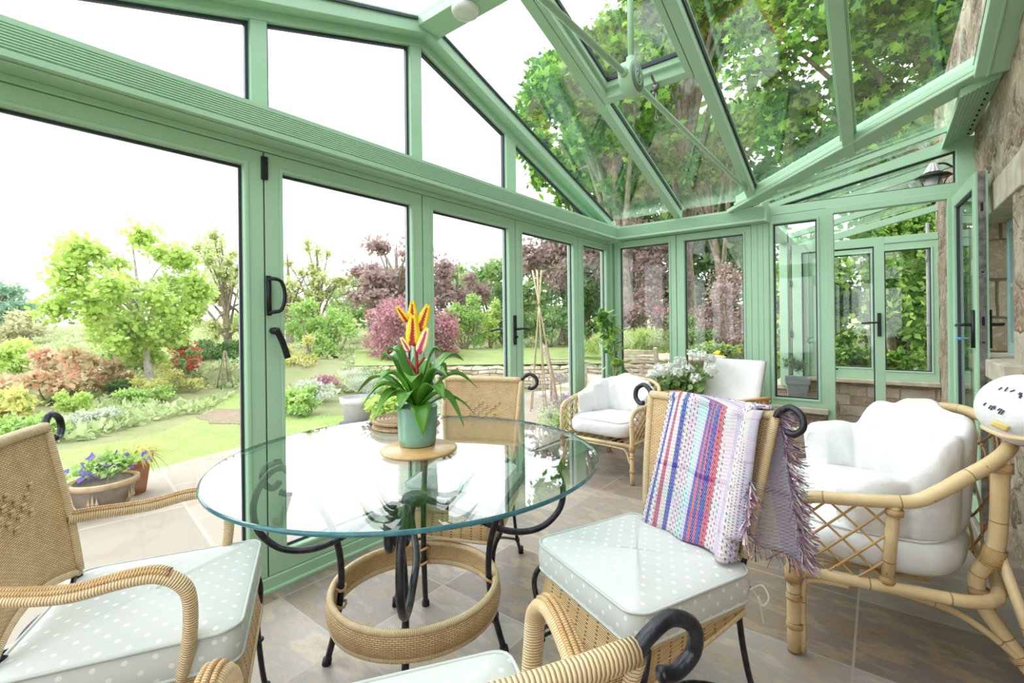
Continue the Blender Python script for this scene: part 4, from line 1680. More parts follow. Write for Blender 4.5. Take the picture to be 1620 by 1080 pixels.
def seat_cushion(name, label, loc, heading, w=.235, d=.215, z=.415, th=.084, group='spotted seat cushions', dx=0, dy=0):
    rz = atan2(-heading[0], heading[1])
    t = thing(name, label, 'cushion', (loc[0], loc[1], z), rz, group)
    top = rounded(w, d, .045, 5)
    n = len(top)
    L = [0]
    for i in range(n):
        a, b = top[i], top[(i + 1) % n]
        L.append(L[-1] + sqrt((a[0] - b[0]) ** 2 + (a[1] - b[1]) ** 2))
    mb = MB(True)
    prof = [(1, .004), (1.006, .012), (1.02, th * .3), (1.022, th * .6), (1.006, th - .008), (1, th), (.97, th + .004), (.85, th + .010), (.5, th + .016), (.02, th + .018)]
    b = len(mb.v)
    for k, (s_, zz) in enumerate(prof):
        for i, (x, y) in enumerate(top):
            wob = 1 + .006 * sin(i * 1.7 + k)
            mb.v.append((x * s_ * wob + dx, y * s_ * wob + dy, zz + .002 * sin(i * .9)))
    for k in range(len(prof) - 1):
        for i in range(n):
            j = (i + 1) % n
            q = [b + k * n + i, b + k * n + j, b + (k + 1) * n + j, b + (k + 1) * n + i]
            if k >= 5:
                uv = [(mb.v[a][0], mb.v[a][1]) for a in q]
            else:
                uv = [(L[i], prof[k][1]), (L[i + 1], prof[k][1]), (L[i + 1], prof[k + 1][1]), (L[i], prof[k + 1][1])]
            mb.face(q, uv)
    mb.face([b + i for i in range(n)][::-1])
    mb.face([b + (len(prof) - 1) * n + i for i in range(n)])
    mb.build('cover', 'dots', t)
    mb = MB(True)
    mb.tube([(x * 1.008 + dx, y * 1.008 + dy, th + .001 + .002 * sin(i * .9)) for i, (x, y) in enumerate(top)], .0042, 6, True)
    mb.build('piping', 'piping', t)
    mb = MB(True)
    mb.tube([(x * 1.008 + dx, y * 1.008 + dy, .007) for i, (x, y) in enumerate(top)], .0042, 6, True)
    mb.build('lower_piping', 'piping', t)
    return t


hA = Vector((.48, .877)).normalized()
hB = Vector((-.83, .56)).normalized()
hC = Vector((.40, -.92)).normalized()
hD = Vector((-.40, -.915)).normalized()
cA, cB, cC, cD = (-1.495, .375), (-.590, .462), (-1.525, 1.555), (-.580, 1.335)
iron_chair('wicker armchair at the far left with its back towards the patio pots', cA, hA, True)
iron_chair('nearest wicker armchair at the bottom edge, seen from behind, its black scroll large', cB, hB, True, sx=1.04, zt=.835)
iron_chair('armless wicker chair on the garden side of the table, behind the glass', cC, hC, sx=.97, zt=.90)
iron_chair('armless wicker chair with the plaid blanket hung over its back', cD, hD, tw=.248, sx=.97)
seat_cushion('seat_cushion', 'pale spotted cushion on the left wicker armchair', cA, hA, .245, .225, dy=.0)
seat_cushion('seat_cushion', 'pale spotted cushion at the bottom edge, on the nearest armchair', cB, hB, .235, .215)
seat_cushion('seat_cushion', 'pale spotted cushion seen through the glass tabletop, on the chair beyond it', cC, hC, .21, .20)
sd = seat_cushion('seat_cushion', 'thick spotted cushion with piping below the plaid blanket', cD, hD, .228, .218, dy=.004)
mb = MB(True)
mb.tube(smooth([(-.20, -.21, .012), (-.21, -.235, .02), (-.19, -.245, .015), (-.18, -.225, .012)], 4), .004, 6)
mb.tube(smooth([(-.205, -.24, .015), (-.225, -.255, .03), (-.24, -.262, .0), (-.225, -.258, -.03), (-.215, -.25, -.005)], 4), .003, 6)
mb.tube(smooth([(-.205, -.24, .015), (-.22, -.25, -.02), (-.232, -.25, -.075)], 4), .004, 6, flat=(1.6, .4))
mb.build('tie', 'white', sd, label='white cotton tie knotted round the leg')

# dining table ---------------------------------------------------------------------
TC = (-1.32, 1.10)
tb = thing('dining_table', 'round glass dining table on a black scrolled iron base with a wicker ring', 'table', (TC[0], TC[1], 0), radians(43))
mb = MB(True)
RT_ = .648
mb.lathe([(0.0, .728), (RT_ - .004, .728), (RT_, .731), (RT_, .737), (RT_ - .004, .740), (0, .740)], 96)
mb.smooth = False
gt = mb.build('tabletop', 'tableglass', tb, label='clear round glass top with a green edge')
mb = MB(True)
mb.lathe([(RT_ - .003, .7275), (RT_ + .0015, .7310), (RT_ + .0015, .7370), (RT_ - .003, .7405)], 96, caps=False)
M['glassedge'] = simple('deep_green_glass_edge', srgb(64, 120, 128), srgb(50, 104, 116), 30, .08)
mb.build('glass_edge', 'glassedge', gt)
for k in range(4):
    a = pi / 2 * k
    ca, sa = cos(a), sin(a)

    def q(r, z, w=0):
        return (r * ca - w * sa, r * sa + w * ca, z)
    P = smooth([q(.315, .004), q(.285, .12), (q(.262, .26)), q(.268, .40), q(.31, .52), q(.38, .62), q(.455, .70), q(.50, .712), q(.525, .685), q(.52, .645), q(.49, .63), q(.468, .652)], 6)
    lg = MB(True).tube(P, .0115, 10).build('leg', 'iron', tb)
    mb = MB(True)
    mb.tube([q(.316, 0), q(.312, .02)], .016, 10)
    mb.build('rubber_foot', 'rubber', lg)
    w = .03
    P = smooth([q(.015, .575), q(.10, .545), q(.22, .475, w), q(.34, .425, w), q(.45, .43, w), q(.525, .49, w), q(.545, .57, w), q(.52, .65, w), q(.47, .705, w), q(.42, .70, w), q(.40, .66, w), q(.42, .62, w), q(.455, .625, w)], 6)
    MB(True).tube(P, .0115, 10).build('scroll_arm', 'iron', tb)
    mb = MB(True)
    mb.ball(q(.475, .716), (.018, .018, .010), 10, 6)
    mb.tube([q(.475, .72), q(.475, .728)], .014, 10)
    mb.build('glass_pad', 'rubber', tb)
mb = MB(True)
mb.lathe([(0, .555), (.035, .557), (.045, .57), (.045, .585), (.03, .592), (.018, .588), (0, .588)], 20)
mb.build('hub', 'iron', tb)
mb = MB(True)
mb.grid(lambda u, v: ((.287 + .012 * sin(v * pi)) * cos(2 * pi * u), (.287 + .012 * sin(v * pi)) * sin(2 * pi * u), .20 + v * .075), 64, 4, True, uv=lambda a, b: (a * 1.8, b * .08))
rg = mb.build('wicker_ring', 'wicker', tb, solid=.012, label='woven wicker hoop tied to the legs')
mb = MB(True)
for z, r in ((.20, .011), (.278, .012)):
    mb.tube([(.288 * cos(a * pi / 24), .288 * sin(a * pi / 24), z) for a in range(48)], r, 8, True)
mb.build('rim', 'wrap', rg)
for k in range(4):
    a = pi / 2 * k
    for dz in (.268, .209):
        mb = MB(True)
        mb.tube([(.268 * cos(a) + .022 * cos(b * pi / 5) * cos(a) - .018 * sin(b * pi / 5) * sin(a), .268 * sin(a) + .022 * cos(b * pi / 5) * sin(a) + .018 * sin(b * pi / 5) * cos(a), dz + .006 * sin(b * 1.3)) for b in range(10)], .005, 6, True)
        mb.build('binding', 'binding', rg)

# things on the table ----------------------------------------------------------------
t = thing('wooden_board', 'round pale wooden board under the green plant pot', 'board', (-1.315, 1.118, .7405))
MB(True).lathe([(0, 0), (.130, 0), (.136, .004), (.136, .010), (.130, .014), (0, .014)], 48).build('disc', 'board', t)
PX, PY, PZ = -1.350, 1.140, .755
t = thing('plant_pot', 'green glazed pot with a chevron texture on the wooden board', 'pot', (PX, PY, PZ))
mb = MB(True)
mb.lathe([(0, 0), (.060, 0), (.066, .004), (.069, .03), (.073, .13), (.0745, .138), (.0735, .142), (.069, .140), (.067, .12), (0, .12)], 40)
mb.build('body', 'pot', t)
mb = MB(True)
mb.lathe([(0, .121), (.067, .121), (.05, .13), (0, .132)], 24)
mb.build('soil', 'soil', t)
br = thing('bromeliad', 'bromeliad with arching green leaves and yellow and red flower heads in the green pot', 'plant', (PX, PY, PZ + .12))


def strap(mb, az, ln, w, rise, droop, lean=0, z0=0.0, tw=0):
    """arching strap leaf"""
    w *= 1.45
    ca, sa = cos(az), sin(az)
    N = 16
    P = []
    for i in range(N + 1):
        u = i / N
        r = ln * (u * .95)
        z = rise * sin(min(1, u * 1.25) * pi / 2) - droop * max(0, u - .35) ** 2 * 2.4
        P.append((r, z))
    b = len(mb.v)
    for i, (r, z) in enumerate(P):
        u = i / N
        ww = w * min(1, (.35 + u * 2.2)) * (1 if u < .68 else max(.02, 1 - ((u - .68) / .32) ** 1.6))
        side = lean * u * u
        for k, s_ in enumerate((-1, -.5, 0, .5, 1)):
            x = r * ca - (s_ * ww + side) * sa
            y = r * sa + (s_ * ww + side) * ca
            mb.v.append((x, y, z0 + z + abs(s_) ** 2 * ww * .45 + tw * s_ * ww * u))
    for i in range(N):
        for k in range(4):
            mb.face([b + i * 5 + k, b + i * 5 + k + 1, b + (i + 1) * 5 + k + 1, b + (i + 1) * 5 + k])


base_az = atan2(RT.y, RT.x)     # azimuth that points to the right of the picture
specs = [  # az offset (deg, 0 = right, 90 = away, -90 = towards viewer), length, width, rise, droop
    (8, .235, .019, .155, .12), (172, .25, .017, .150, .14), (30, .20, .022, .21, .05), (150, .19, .022, .22, .06),
    (-12, .19, .020, .09, .22), (188, .16, .020, .08, .16), (-70, .13, .022, .04, .16), (-110, .12, .022, .10, .12),
    (-40, .16, .021, .12, .10), (215, .17, .022, .10, .18), (60, .19, .02, .18, .10), (120, .20, .02, .17, .12), (90, .18, .022, .20, .08),
    (-25, .14, .018, .17, .06), (200, .21, .016, .13, .17), (-150, .15, .020, .16, .06), (-90, .10, .02, .15, .05), (18, .23, .014, .06, .14), (165, .13, .02, .24, .03), (5, .10, .022, .23, .02)]
for i, (a, ln, w, ri, dr) in enumerate(specs):
    mb = MB(True)
    strap(mb, base_az + radians(a), ln, w * 1.12, ri, dr * .62)
    mb.build('leaf', 'strap', br, solid=.0015)
mb = MB(True)
mb.tube(smooth([(0, 0, 0), (.002, 0, .12), (0, 0, .20), (-.002, 0, .27)], 5), .006, 8)
sp0 = [(Vector((.0, 0, .22)), -.012, .33, .30), (Vector((0, 0, .20)), .055, .30, 0), (Vector((0, 0, .18)), -.085, .31, 0), (Vector((0, 0, .14)), .055, .23, 0), (Vector((0, 0, .15)), -.06, .22, 0)]
rtv = RT
mb.tube([(0, 0, .16), tuple(rtv * .03 + Vector((0, 0, .20)))], .005, 6)
mb.tube([(0, 0, .14), tuple(rtv * -.035 + Vector((0, 0, .20)))], .005, 6)
mb.build('stem', 'stemred', br)


def flower_head(a, b, w, mat, n=9, seed=0):
    """flattened spike of overlapping pointed bracts from a to b"""
    rnd = random.Random(seed)
    a, b = Vector(a), Vector(b)
    ax = (b - a).normalized()
    sd_ = ax.cross(FW).normalized()
    nr = sd_.cross(ax).normalized()
    L = (b - a).length
    mb = MB(True)
    for i in range(n):
        for s_ in (-1, 1):
            k = (i + (.25 if s_ > 0 else 0)) / n
            o = a + ax * (L * k * .72)
            ww = w * sin(pi * min(1, .22 + k * .72)) ** .7
            dirv = (ax * 1.0 + sd_ * s_ * (.55 - .35 * k)).normalized()
            ln = L * .34 * (1 - .25 * k)
            cr = dirv.cross(nr).normalized()

            def fn(u, v, o=o, dirv=dirv, cr=cr, ln=ln, ww=ww, s_=s_):
                wd = ww * .62 * sin(pi * min(1, .12 + .88 * u)) ** .8 * (1 if u < .6 else max(.03, 1 - ((u - .6) / .4) ** 1.5))
                return o + dirv * ln * u + cr * (v - .5) * 2 * wd + nr * (.004 * s_ * .3 + .007 * (1 - (2 * v - 1) ** 2) + .004 * rnd.random() * .2)
            mb.grid(fn, 6, 4)

            def fb(u, v, o=o, dirv=dirv, cr=cr, ln=ln, ww=ww):
                wd = ww * .62 * sin(pi * min(1, .12 + .88 * u)) ** .8 * (1 if u < .6 else max(.03, 1 - ((u - .6) / .4) ** 1.5))
                return o + dirv * ln * u + cr * (v - .5) * 2 * wd - nr * (.007 * (1 - (2 * v - 1) ** 2))
            mb.grid(fb, 6, 4)
    return mb


def hp(dx, dz, dd_=0):
    return RT * dx + Vector((0, 0, dz)) + FW * dd_


flower_head(hp(-.012, .245, -.01), hp(-.008, .375, -.01), .034, 'bract', 9, 1).build('flower_head', 'bract', br, label='broad yellow flower head with a red centre')
flower_head(hp(-.015, .31, .01), hp(-.014, .425, .01), .022, 'bract', 8, 2).build('flower_head', 'bract', br, label='upright narrow yellow flower head')
flower_head(hp(.012, .30, .0), hp(.052, .41, .0), .026, 'bract', 8, 3).build('flower_head', 'bract', br, label='yellow flower head leaning right')
flower_head(hp(-.03, .33, .0), hp(-.078, .40, .0), .014, 'bract', 7, 4).build('flower_head', 'bract', br, label='slim yellow flower head leaning left')
flower_head(hp(.012, .215, -.012), hp(.050, .325, -.012), .022, 'bractp', 9, 5).build('flower_head', 'bractp', br, label='cream and pink flower head')
flower_head(hp(-.022, .22, -.005), hp(-.060, .285, -.005), .013, 'bractp', 7, 6).build('flower_head', 'bractp', br, label='small slim cream and red flower head')
for j, (dx, z, r, lb) in enumerate(((-.012, 0, .150, 'woven seagrass mat directly on the glass, beneath another mat'), (-.02, .022, .145, 'top woven seagrass mat of the small pile behind the green pot'))):
    t = thing('woven_mat', lb, 'table mat', (-1.655 + dx, 1.345, .741 + z), 0, 'woven mats behind the pot')
    mb = MB(True)
    mb.lathe([(0, .001), (r - .01, .001), (r, .009), (r - .004, .016), (r - .02, .020), (0, .0205)], 40)
    mb.build('disc', 'seagrass', t)
    mb = MB(True)
    P = []
    for k in range(170):
        a = k * .3
        rr = r * .94 * (k / 170)
        P.append((rr * cos(a), rr * sin(a), .0195 + .0012 * sin(k * 2.1)))
    mb.tube(P, .004, 5)
    mb.build('coil', 'seagrass', t)

# plaid blanket on chair D ------------------------------------------------------------
rzD = atan2(-hD[0], hD[1])
bl = thing('plaid_blanket', 'pastel plaid wool blanket with fringes draped over the back of the right wicker chair', 'blanket', (cD[0], cD[1], .5), rzD)


def bprof(s_, x):
    """s_ 0..1 from the front hem over the top rail to the back hem; chair-local (x, y, z)"""
    fr = .44
    if s_ < .46:
        k = s_ / .46
        z = .505 + (.93 - .505) * k
        y = -.206 - .088 * ((z - .5) / .42) ** 1.3 + .016 + .008 * sin(x * 46 + z * 6)
        y += .020 * (1 - k) ** 3
        return y, z
    if s_ < .56:
        k = (s_ - .46) / .10
        a = pi * k
        return -.300 - .0 + .022 * cos(a) - .0, .925 + .022 * sin(a)
    k = (s_ - .56) / .44
    z = .925 - (.925 - .50) * k
    y = -.325 - .05 * k + .012 * sin(x * 40 + 1) * k
    return y, z


def bfn(u, v):
    # u across (0 = chair +x side which lies left in the picture), v along
    x = .135 - u * .365
    if v > .5:
        x -= .045 * (v - .5) * 2 * (.35 + .65 * u)
    # edge fold near the right side of the picture
    y, z = bprof(v, x)
    if u > .78 and v < .5:
        k = (u - .78) / .22
        x = .135 - .78 * .365 - .05 * sin(k * pi * .5)
        y += .030 * sin(k * pi)
    if v < .5:
        z += .012 * sin(u * 7) * (v * 2)
        x += .022 * (.5 - v) * 2 * (1 - u)
    if v < .46:
        z += (.018 * u - .0) * (1 - v / .46)
    return (x, y, z - .5)


mb = MB(True)
mb.grid(bfn, 44, 60, uv=lambda a, b: (a if b < .5 else .62 + .38 * a, b * 1.1))
mb.build('cloth', 'blanket', bl, solid=.010)
# second folded layer tucked at the right side
def bf2(u, v):
    x = -.150 - u * .075
    y, z = bprof(.10 + v * .40, x)
    y += .018 + .016 * sin(u * pi)
    return (x, y, z - .5 - .01)


mb = MB(True)
mb.grid(bf2, 10, 24, uv=lambda a, b: (.75 + a * .25, b))
mb.build('fold', 'blanket', bl, solid=.010, label='folded lilac edge of the blanket')
# fringes
rg_ = np.random.default_rng(3)
pos, dirs, nr_ = [], [], []
for k in range(330):
    v = .54 + .46 * k / 330
    p = Vector(bfn(1.0, v))
    for q in range(2):
        pos.append((p.x + rg_.normal() * .003, p.y + rg_.normal() * .004, p.z + rg_.normal() * .003))
        dirs.append((-1, rg_.normal() * .25, -.75 + rg_.normal() * .25))
for k in range(150):
    u = k / 150
    p = Vector(bfn(u, 1.0))
    pos.append(tuple(p))
    dirs.append((rg_.normal() * .2, rg_.normal() * .2, -1))
for k in range(150):
    v = .03 + .42 * k / 150
    p = Vector(bf2(1.0, v))
    pos.append((p.x, p.y + .004, p.z))
    dirs.append((-.5, .5 + rg_.normal() * .2, -.8 + rg_.normal() * .2))
fr = leaves('fringe', pos, (.035, .06), 'fringe', bl, np.array([(-.03, 0), (.03, 0), (.035, 1), (-.035, 1)]), rg_, .5, dirs=dirs, label='twisted wool fringe in lilac, magenta and cream')
fr['kind'] = 'stuff'

# rattan tub chairs ---------------------------------------------------------------------
def ublob(mb, fn_c, a0, a1, nseg, lobes, rin, h, th, z0, pinch=.18, lean=.25, seed=0):
    """padded back cushion that follows a U-shaped arc"""
    NU, NV = nseg, 18

    def fn(u, v):
        a = a0 + (a1 - a0) * u
        c, nrm, hh = fn_c(a, u)
        lb = abs(sin(pi * u * lobes))
        sw = (1 - pinch) + pinch * lb ** .45
        edge = min(1, sin(pi * min(1, max(0, u * .5 / .06 if u < .06 else (1 - u) * .5 / .06 if u > .94 else .5))))
        edge = max(edge, .25)
        an = 2 * pi * v
        sq = lambda q: (abs(q) ** .62) * (1 if q > 0 else -1)
        r_ = th * sw * edge * sq(cos(an))
        zc = hh * .5 * (.93 + .07 * lb)
        zz = z0 + zc + zc * sq(sin(an)) * (.85 + .15 * edge)
        lf = (zz - z0) * lean
        wr = .006 * sin(an * 3 + u * 31) + .005 * sin(u * 57 + an * 2)
        return (c[0] + nrm[0] * (r_ + lf + wr), c[1] + nrm[1] * (r_ + lf + wr), zz + wr)
    mb.grid(fn, NU, NV)
    # close the ends
    return mb


def tub_chair(name, label, cat, loc, heading, w=.60, d=.60, mat='bamboo', seat_z=.30, arm_z=.57, back_z=.80, r=.0195, group='rattan tub chairs', amax=.30):
    rz = atan2(-heading[0], heading[1])
    t = thing(name, label, cat, (loc[0], loc[1], 0), rz, group)
    hw = w / 2
    ex = .72 if w > .8 else 1

    def rail(a):
        """a: -1 (left front) .. 0 (back) .. 1 (right front); plan position of the top rail"""
        s_ = 1 if a > 0 else -1
        k = abs(a)
        if k > .62:
            q = (k - .62) / .38
            return (s_ * (hw + .035 * (1 - q) * sin(pi * q * .9) + .02 * (1 - q)), -.08 + q * (.30 + .06), arm_z + .05 * (1 - q))
        q = k / .62
        an = q * pi / 2
        return (s_ * (hw + .02) * sin(an) ** ex, -.08 - .30 * cos(an), arm_z + .05 + (back_z - arm_z - .05) * max(0.0, cos(an)) ** .65)
    # top rail with front posts in one bent pole
    P = [(-hw, .30, .004), (-hw, .30, .30), (-hw, .30, arm_z - .07), (-hw, .285, arm_z - .02)] + [rail(-1 + .04 + i * (1.92 / 26)) for i in range(27)] + [(hw, .285, arm_z - .02), (hw, .30, arm_z - .07), (hw, .30, .30), (hw, .30, .004)]
    P = smooth(P, 3)
    MB(True).tube(P, r, 12).build('top_rail', mat, t, label='thick bent pole forming arms, back and front legs')
    # seat frame
    kq = .72 if w < .8 else .86
    S = [(-hw + .005, .29), (-hw + .01, 0), (-hw * kq, -.26), (0, -.33), (hw * kq, -.26), (hw - .01, 0), (hw - .005, .29)]
    MB(True).tube(smooth([(x, y, seat_z) for x, y in S], 5), r * .92, 10).build('seat_rail', mat, t)
    mb = MB(True)
    mb.tube([(-hw, .295, seat_z - .01), (hw, .295, seat_z - .01)], r * .92, 10)
    mb.tube(smooth([(-hw + .02, .295, seat_z - .14), (-hw + .05, .295, seat_z - .055), (-hw + .12, .295, seat_z - .035), (hw - .12, .295, seat_z - .035), (hw - .05, .295, seat_z - .055), (hw - .02, .295, seat_z - .14)], 5), r * .5, 8)
    mb.build('front_rail', mat, t)
    mb = MB(True)
    if w > .8:
        MB(True).tube([(0, .285, .004), (0, .285, seat_z)], r * .95, 10).build('leg', mat, t, label='middle front leg')
    for i in range(9):
        x = -hw * .8 + hw * 1.6 * i / 8
        mb.tube([(x, .28, seat_z + .005), (x, -.26 + abs(x) * .35, seat_z + .005)], .006, 6)
    mb.build('seat_slats', 'thinrattan', t)
    for s_ in (-1, 1):
        mt = rail(s_ * .72)
        bt = (s_ * (hw - .012), .03, seat_z)
        MB(True).tube([(mt[0], mt[1], mt[2]), ((mt[0] + bt[0]) / 2, (mt[1] + bt[1]) / 2, (mt[2] + bt[2]) / 2), bt], r * .88, 10).build('arm_post', mat, t)
        # curved back leg
        bt_ = rail(s_ * .34)
        P = smooth([bt_, (s_ * hw * .80, -.27, seat_z + .16), (s_ * hw * .72, -.235, seat_z + .02), (s_ * hw * .74, -.27, seat_z - .10), (s_ * hw * .86, -.40, .004)], 6)
        lg = MB(True).tube(P, r * 1.1, 12).build('leg', mat, t, label='splayed rear leg')
        mb = MB(True)
        mb.tube([(s_ * hw * .80, -.28, seat_z + .13), (s_ * hw * .90, -.36, .10), (s_ * hw * .92, -.40, .004)], r * .72, 8)
        mb.tube(smooth([(s_ * (hw - .03), .10, seat_z - .02), (s_ * (hw - .05), -.05, seat_z - .035), (s_ * hw * .80, -.20, seat_z - .10), (s_ * hw * .82, -.33, .10), (s_ * hw * .84, -.38, .004)], 5), r * .5, 8)
        mb.tube(smooth([(s_ * (hw - .004), .13, seat_z - .022), (s_ * (hw - .004), .24, seat_z - .028), (s_ * (hw - .004), .270, seat_z - .07), (s_ * (hw - .004), .272, .01)], 5), r * .5, 8)
        mb.build('brace', mat, t)
        # lattice
        mb = MB(True)

        def side(u, v):
            # u 0 front post .. 1 mid post, v 0 seat .. 1 arm
            a = s_ * (1 - .28 * u)
            tp = rail(a)
            y = .285 + (tp[1] - .285) * 1.0 if u > .05 else .285
            y = .285 - u * (.285 - (rail(s_ * .72)[1] * v + .03 * (1 - v)))
            x = s_ * (hw - .004 + (abs(tp[0]) - hw) * v)
            z = seat_z + .01 + (rail(a)[2] - seat_z - .02) * v
            return (x, y, z)
        nL = 4 if w < .8 else 3
        for i in range(-nL, nL + 1):
            for sg in (1, -1):
                a0_, b0_ = i / nL * 1.0, 0
                pts = []
                for k in range(13):
                    v = k / 12
                    u = i / nL + v * 1.0 if sg > 0 else i / nL + (1 - v) * 1.0
                    if -.001 <= u <= 1.001:
                        p = side(u, v)
                        pts.append((p[0] + s_ * .002 * sg, p[1], p[2]))
                if len(pts) > 1:
                    mb.tube(pts, .0042, 6)
        mb.build('lattice', 'thinrattan', t, label='diagonal cane lattice under the arm')
        # bindings
        q = Vector(bt_)
        for (c, ax, ln, rr) in (((s_ * hw, .30, seat_z - .02), (0, 0, 1), .05, r + .006), ((s_ * hw, .297, .10), (0, 0, 1), .02, r + .006), ((s_ * hw, .297, .20), (0, 0, 1), .015, r + .006), ((mt[0], mt[1], mt[2] - .035), (0, 0, 1), .02, r + .003), ((bt[0], bt[1], bt[2] + .025), (0, 0, 1), .025, r + .003), ((s_ * hw * .79, -.265, seat_z + .12), (0, -.25, 1), .06, r * 1.1 + .006), ((s_ * hw * .725, -.24, seat_z - .02), (0, 0, 1), .03, r * 1.1 + .005), ((s_ * hw * .79, -.33, seat_z - .19), (s_ * .3, -.7, -1), .02, r * 1.2 + .006), (q - Vector((0, 0, .035)), (0, 0, 1), .03, r * 1.1 + .006)):
            ax = Vector(ax).normalized()
            MB(True).tube([Vector(c) - ax * ln / 2, Vector(c) + ax * ln / 2], rr, 12).build('binding', 'binding', t, label='split cane wrapping at a joint')
    # back lattice
    mb = MB(True)

    def bk(a, v):
        p = rail(a)
        q = Vector((p[0] * .86, p[1] * .82 + .0, seat_z))
        return Vector(p).lerp(q, 1 - v)
    for i in range(-8, 9):
        for sg in (1, -1):
            pts = []
            for k in range(9):
                v = k / 8
                a = i * .085 + sg * (v - .5) * .28
                if abs(a) < amax:
                    pts.append(bk(a, v))
            if len(pts) > 1:
                mb.tube(pts, .0045, 6)
    mb.build('back_lattice', 'thinrattan', t, label='open cane lattice of the back')
    return t, rail


def tub_cushions(loc, heading, rail, lab_seat, lab_back, w=.60, seat_z=.30, lobes=3, back_h=.36, span=.80, extra=0, span1=None):
    rz = atan2(-heading[0], heading[1])
    hw = w / 2
    t = thing('seat_pad', lab_seat, 'cushion', (loc[0], loc[1], seat_z + .022), rz, 'white tub chair cushions')
    mb = MB(True)

    def fn(u, v):
        a = 2 * pi * u
        rx, ry = hw - .035, .29
        sq = lambda q: (abs(q) ** .55) * (1 if q > 0 else -1)
        k = (.02, .96, 1.02, 1.04, 1.0, .93, .6, .02)[int(round(v * 7))]
        zz = (.0, .0, .025, .07, .105, .122, .132, .135)[int(round(v * 7))]
        y = ry * sq(sin(a)) * k
        x = rx * sq(cos(a)) * k * (1 if y > -.05 else 1 - .35 * ((-y - .05) / .25) ** 2)
        return (x, y + .02, zz + .004 * sin(a * 5))
    mb.grid(fn, 40, 7, True)
    mb.build('pad', 'cushion', t, subd=1)
    mb = MB(True)
    mb.tube([fn(i / 40, 5 / 7) for i in range(40)], .004, 6, True)
    mb.build('piping', 'cushion', t)
    t = thing('back_cushion', lab_back, 'cushion', (loc[0], loc[1], seat_z + .12), rz, 'white tub chair cushions')

    def fc(a, u):
        p = Vector(rail(a))
        q = Vector((p.x * .74, p.y * .66 + .01, 0))
        nrm = Vector((p.x, p.y + .08, 0))
        nrm = nrm.normalized() if nrm.length > 1e-4 else Vector((0, -1, 0))
        hgt = (p.z - seat_z) - .12 + .045 + extra * max(0, min(1, (a - .1) / .4))
        return q, nrm, max(.2, hgt)
    mb = MB(True)
    ublob(mb, fc, -span, span1 or span, 72, lobes, 0, back_h, .060, .0, .40, .06)
    # end caps
    NV = 18
    b0 = len(mb.v) - (73 * 19)
    mb.face([b0 + j * 73 for j in range(18)])
    mb.face([b0 + j * 73 + 72 for j in range(18)][::-1])
    mb.build('padding', 'cushion', t, subd=1)
    return t


hE = Vector((-.985, -.17)).normalized()
# front posts at (-.255,1.95) and (-.354,2.53)
fE = Vector((-.350, 2.49))
cE = (fE.x - hE.x * .30, fE.y - hE.y * .30)
tE, railE = tub_chair('rattan_sofa', 'honey coloured rattan two seater by the stone wall, lattice end facing the viewer', 'sofa', cE, hE, w=1.10, seat_z=.30, arm_z=.565, back_z=.80, r=.0215)
tub_cushions(cE, hE, railE, 'thick white seat pad of the rattan two seater by the stone wall', 'puffed white wraparound back cushion of the rattan two seater', 1.10, .30, 6, span=.93, extra=.03, span1=1.0)
hF = Vector((-.05, -1)).normalized()
fF = Vector((-1.745, 3.235))
cF = (fF.x - hF.x * .30, fF.y - hF.y * .30)
tF, railF = tub_chair('rattan_armchair', 'small pale rattan armchair in the far corner beyond the table', 'armchair', cF, hF, w=.62, mat='palerattan', seat_z=.29, arm_z=.53, back_z=.70, r=.016, amax=.7)
tub_cushions(cF, hF, railF, 'white seat pad in the far corner rattan armchair', 'white wraparound back cushion with seams in the far corner armchair', .62, .29, 3, span=.86)

# printed cushion on the big armchair
t = thing('printed_cushion', 'plump white cushion with dark dashes and a yellow label, perched by the stone wall', 'cushion', (.372, 2.22, .895), 0)
mb = MB(True)
PRX, PRY, PRZ = .125, .185, .115
cR = (.0, .0, .0)


def pil(u, v, k=1.0):
    a = 2 * pi * u
    th = pi * v
    sq = lambda q, e: (abs(q) ** e) * (1 if q > 0 else -1)
    return Vector((cR[0] + PRX * k * cos(a) * sin(th), cR[1] + PRY * k * sin(a) * sin(th), cR[2] - PRZ * k * cos(th) + .002 * sin(a * 6) * sin(th)))


mb.grid(lambda u, v: pil(u, .004 + v * .992), 40, 20, True)
mb.build('cover', 'cushion', t)


def hug(p, k=1.018):
    """push a point out to the skin of the cushion"""
    q = sqrt((p[0] / PRX) ** 2 + (p[1] / PRY) ** 2 + (p[2] / PRZ) ** 2)
    return Vector(p) * (k / q)


mb = MB(True)
for a, b in [((-0.0781, -0.0897, 0.0704), (-0.0693, -0.0873, 0.0789)), ((-0.0669, -0.109, 0.0697), (-0.0584, -0.0988, 0.081)), ((-0.0575, -0.1199, 0.0698), (-0.0466, -0.1196, 0.0765)), ((-0.102, -0.1053, 0.0118), (-0.0969, -0.1108, 0.0232)), ((-0.0987, -0.1126, 0.0093), (-0.0924, -0.1191, 0.0229)), ((-0.0928, -0.122, 0.0133), (-0.0889, -0.1242, 0.024)), ((-0.086, -0.1329, 0.0118), (-0.0811, -0.1375, 0.0189)), ((-0.085, -0.1355, 0.0024), (-0.0776, -0.1421, 0.018)), ((-0.0804, -0.1416, 0.0019), (-0.0742, -0.1468, 0.0152)), ((-0.1105, -0.0818, 0.0176), (-0.1055, -0.089, 0.0273)), ((-0.0426, -0.1362, 0.0672), (-0.0364, -0.1468, 0.0614)), ((-0.0348, -0.1374, 0.07), (-0.0431, -0.1474, 0.0571)), ((-0.0382, -0.1338, 0.0712), (-0.0409, -0.1501, 0.0557))]:
    a, b = Vector(a), Vector(b)
    mb.tube([hug(a), hug(a.lerp(b, .5)), hug(b)], .0019, 5)
mb.build('print', 'navy', t, label='dark blue stitched dashes')
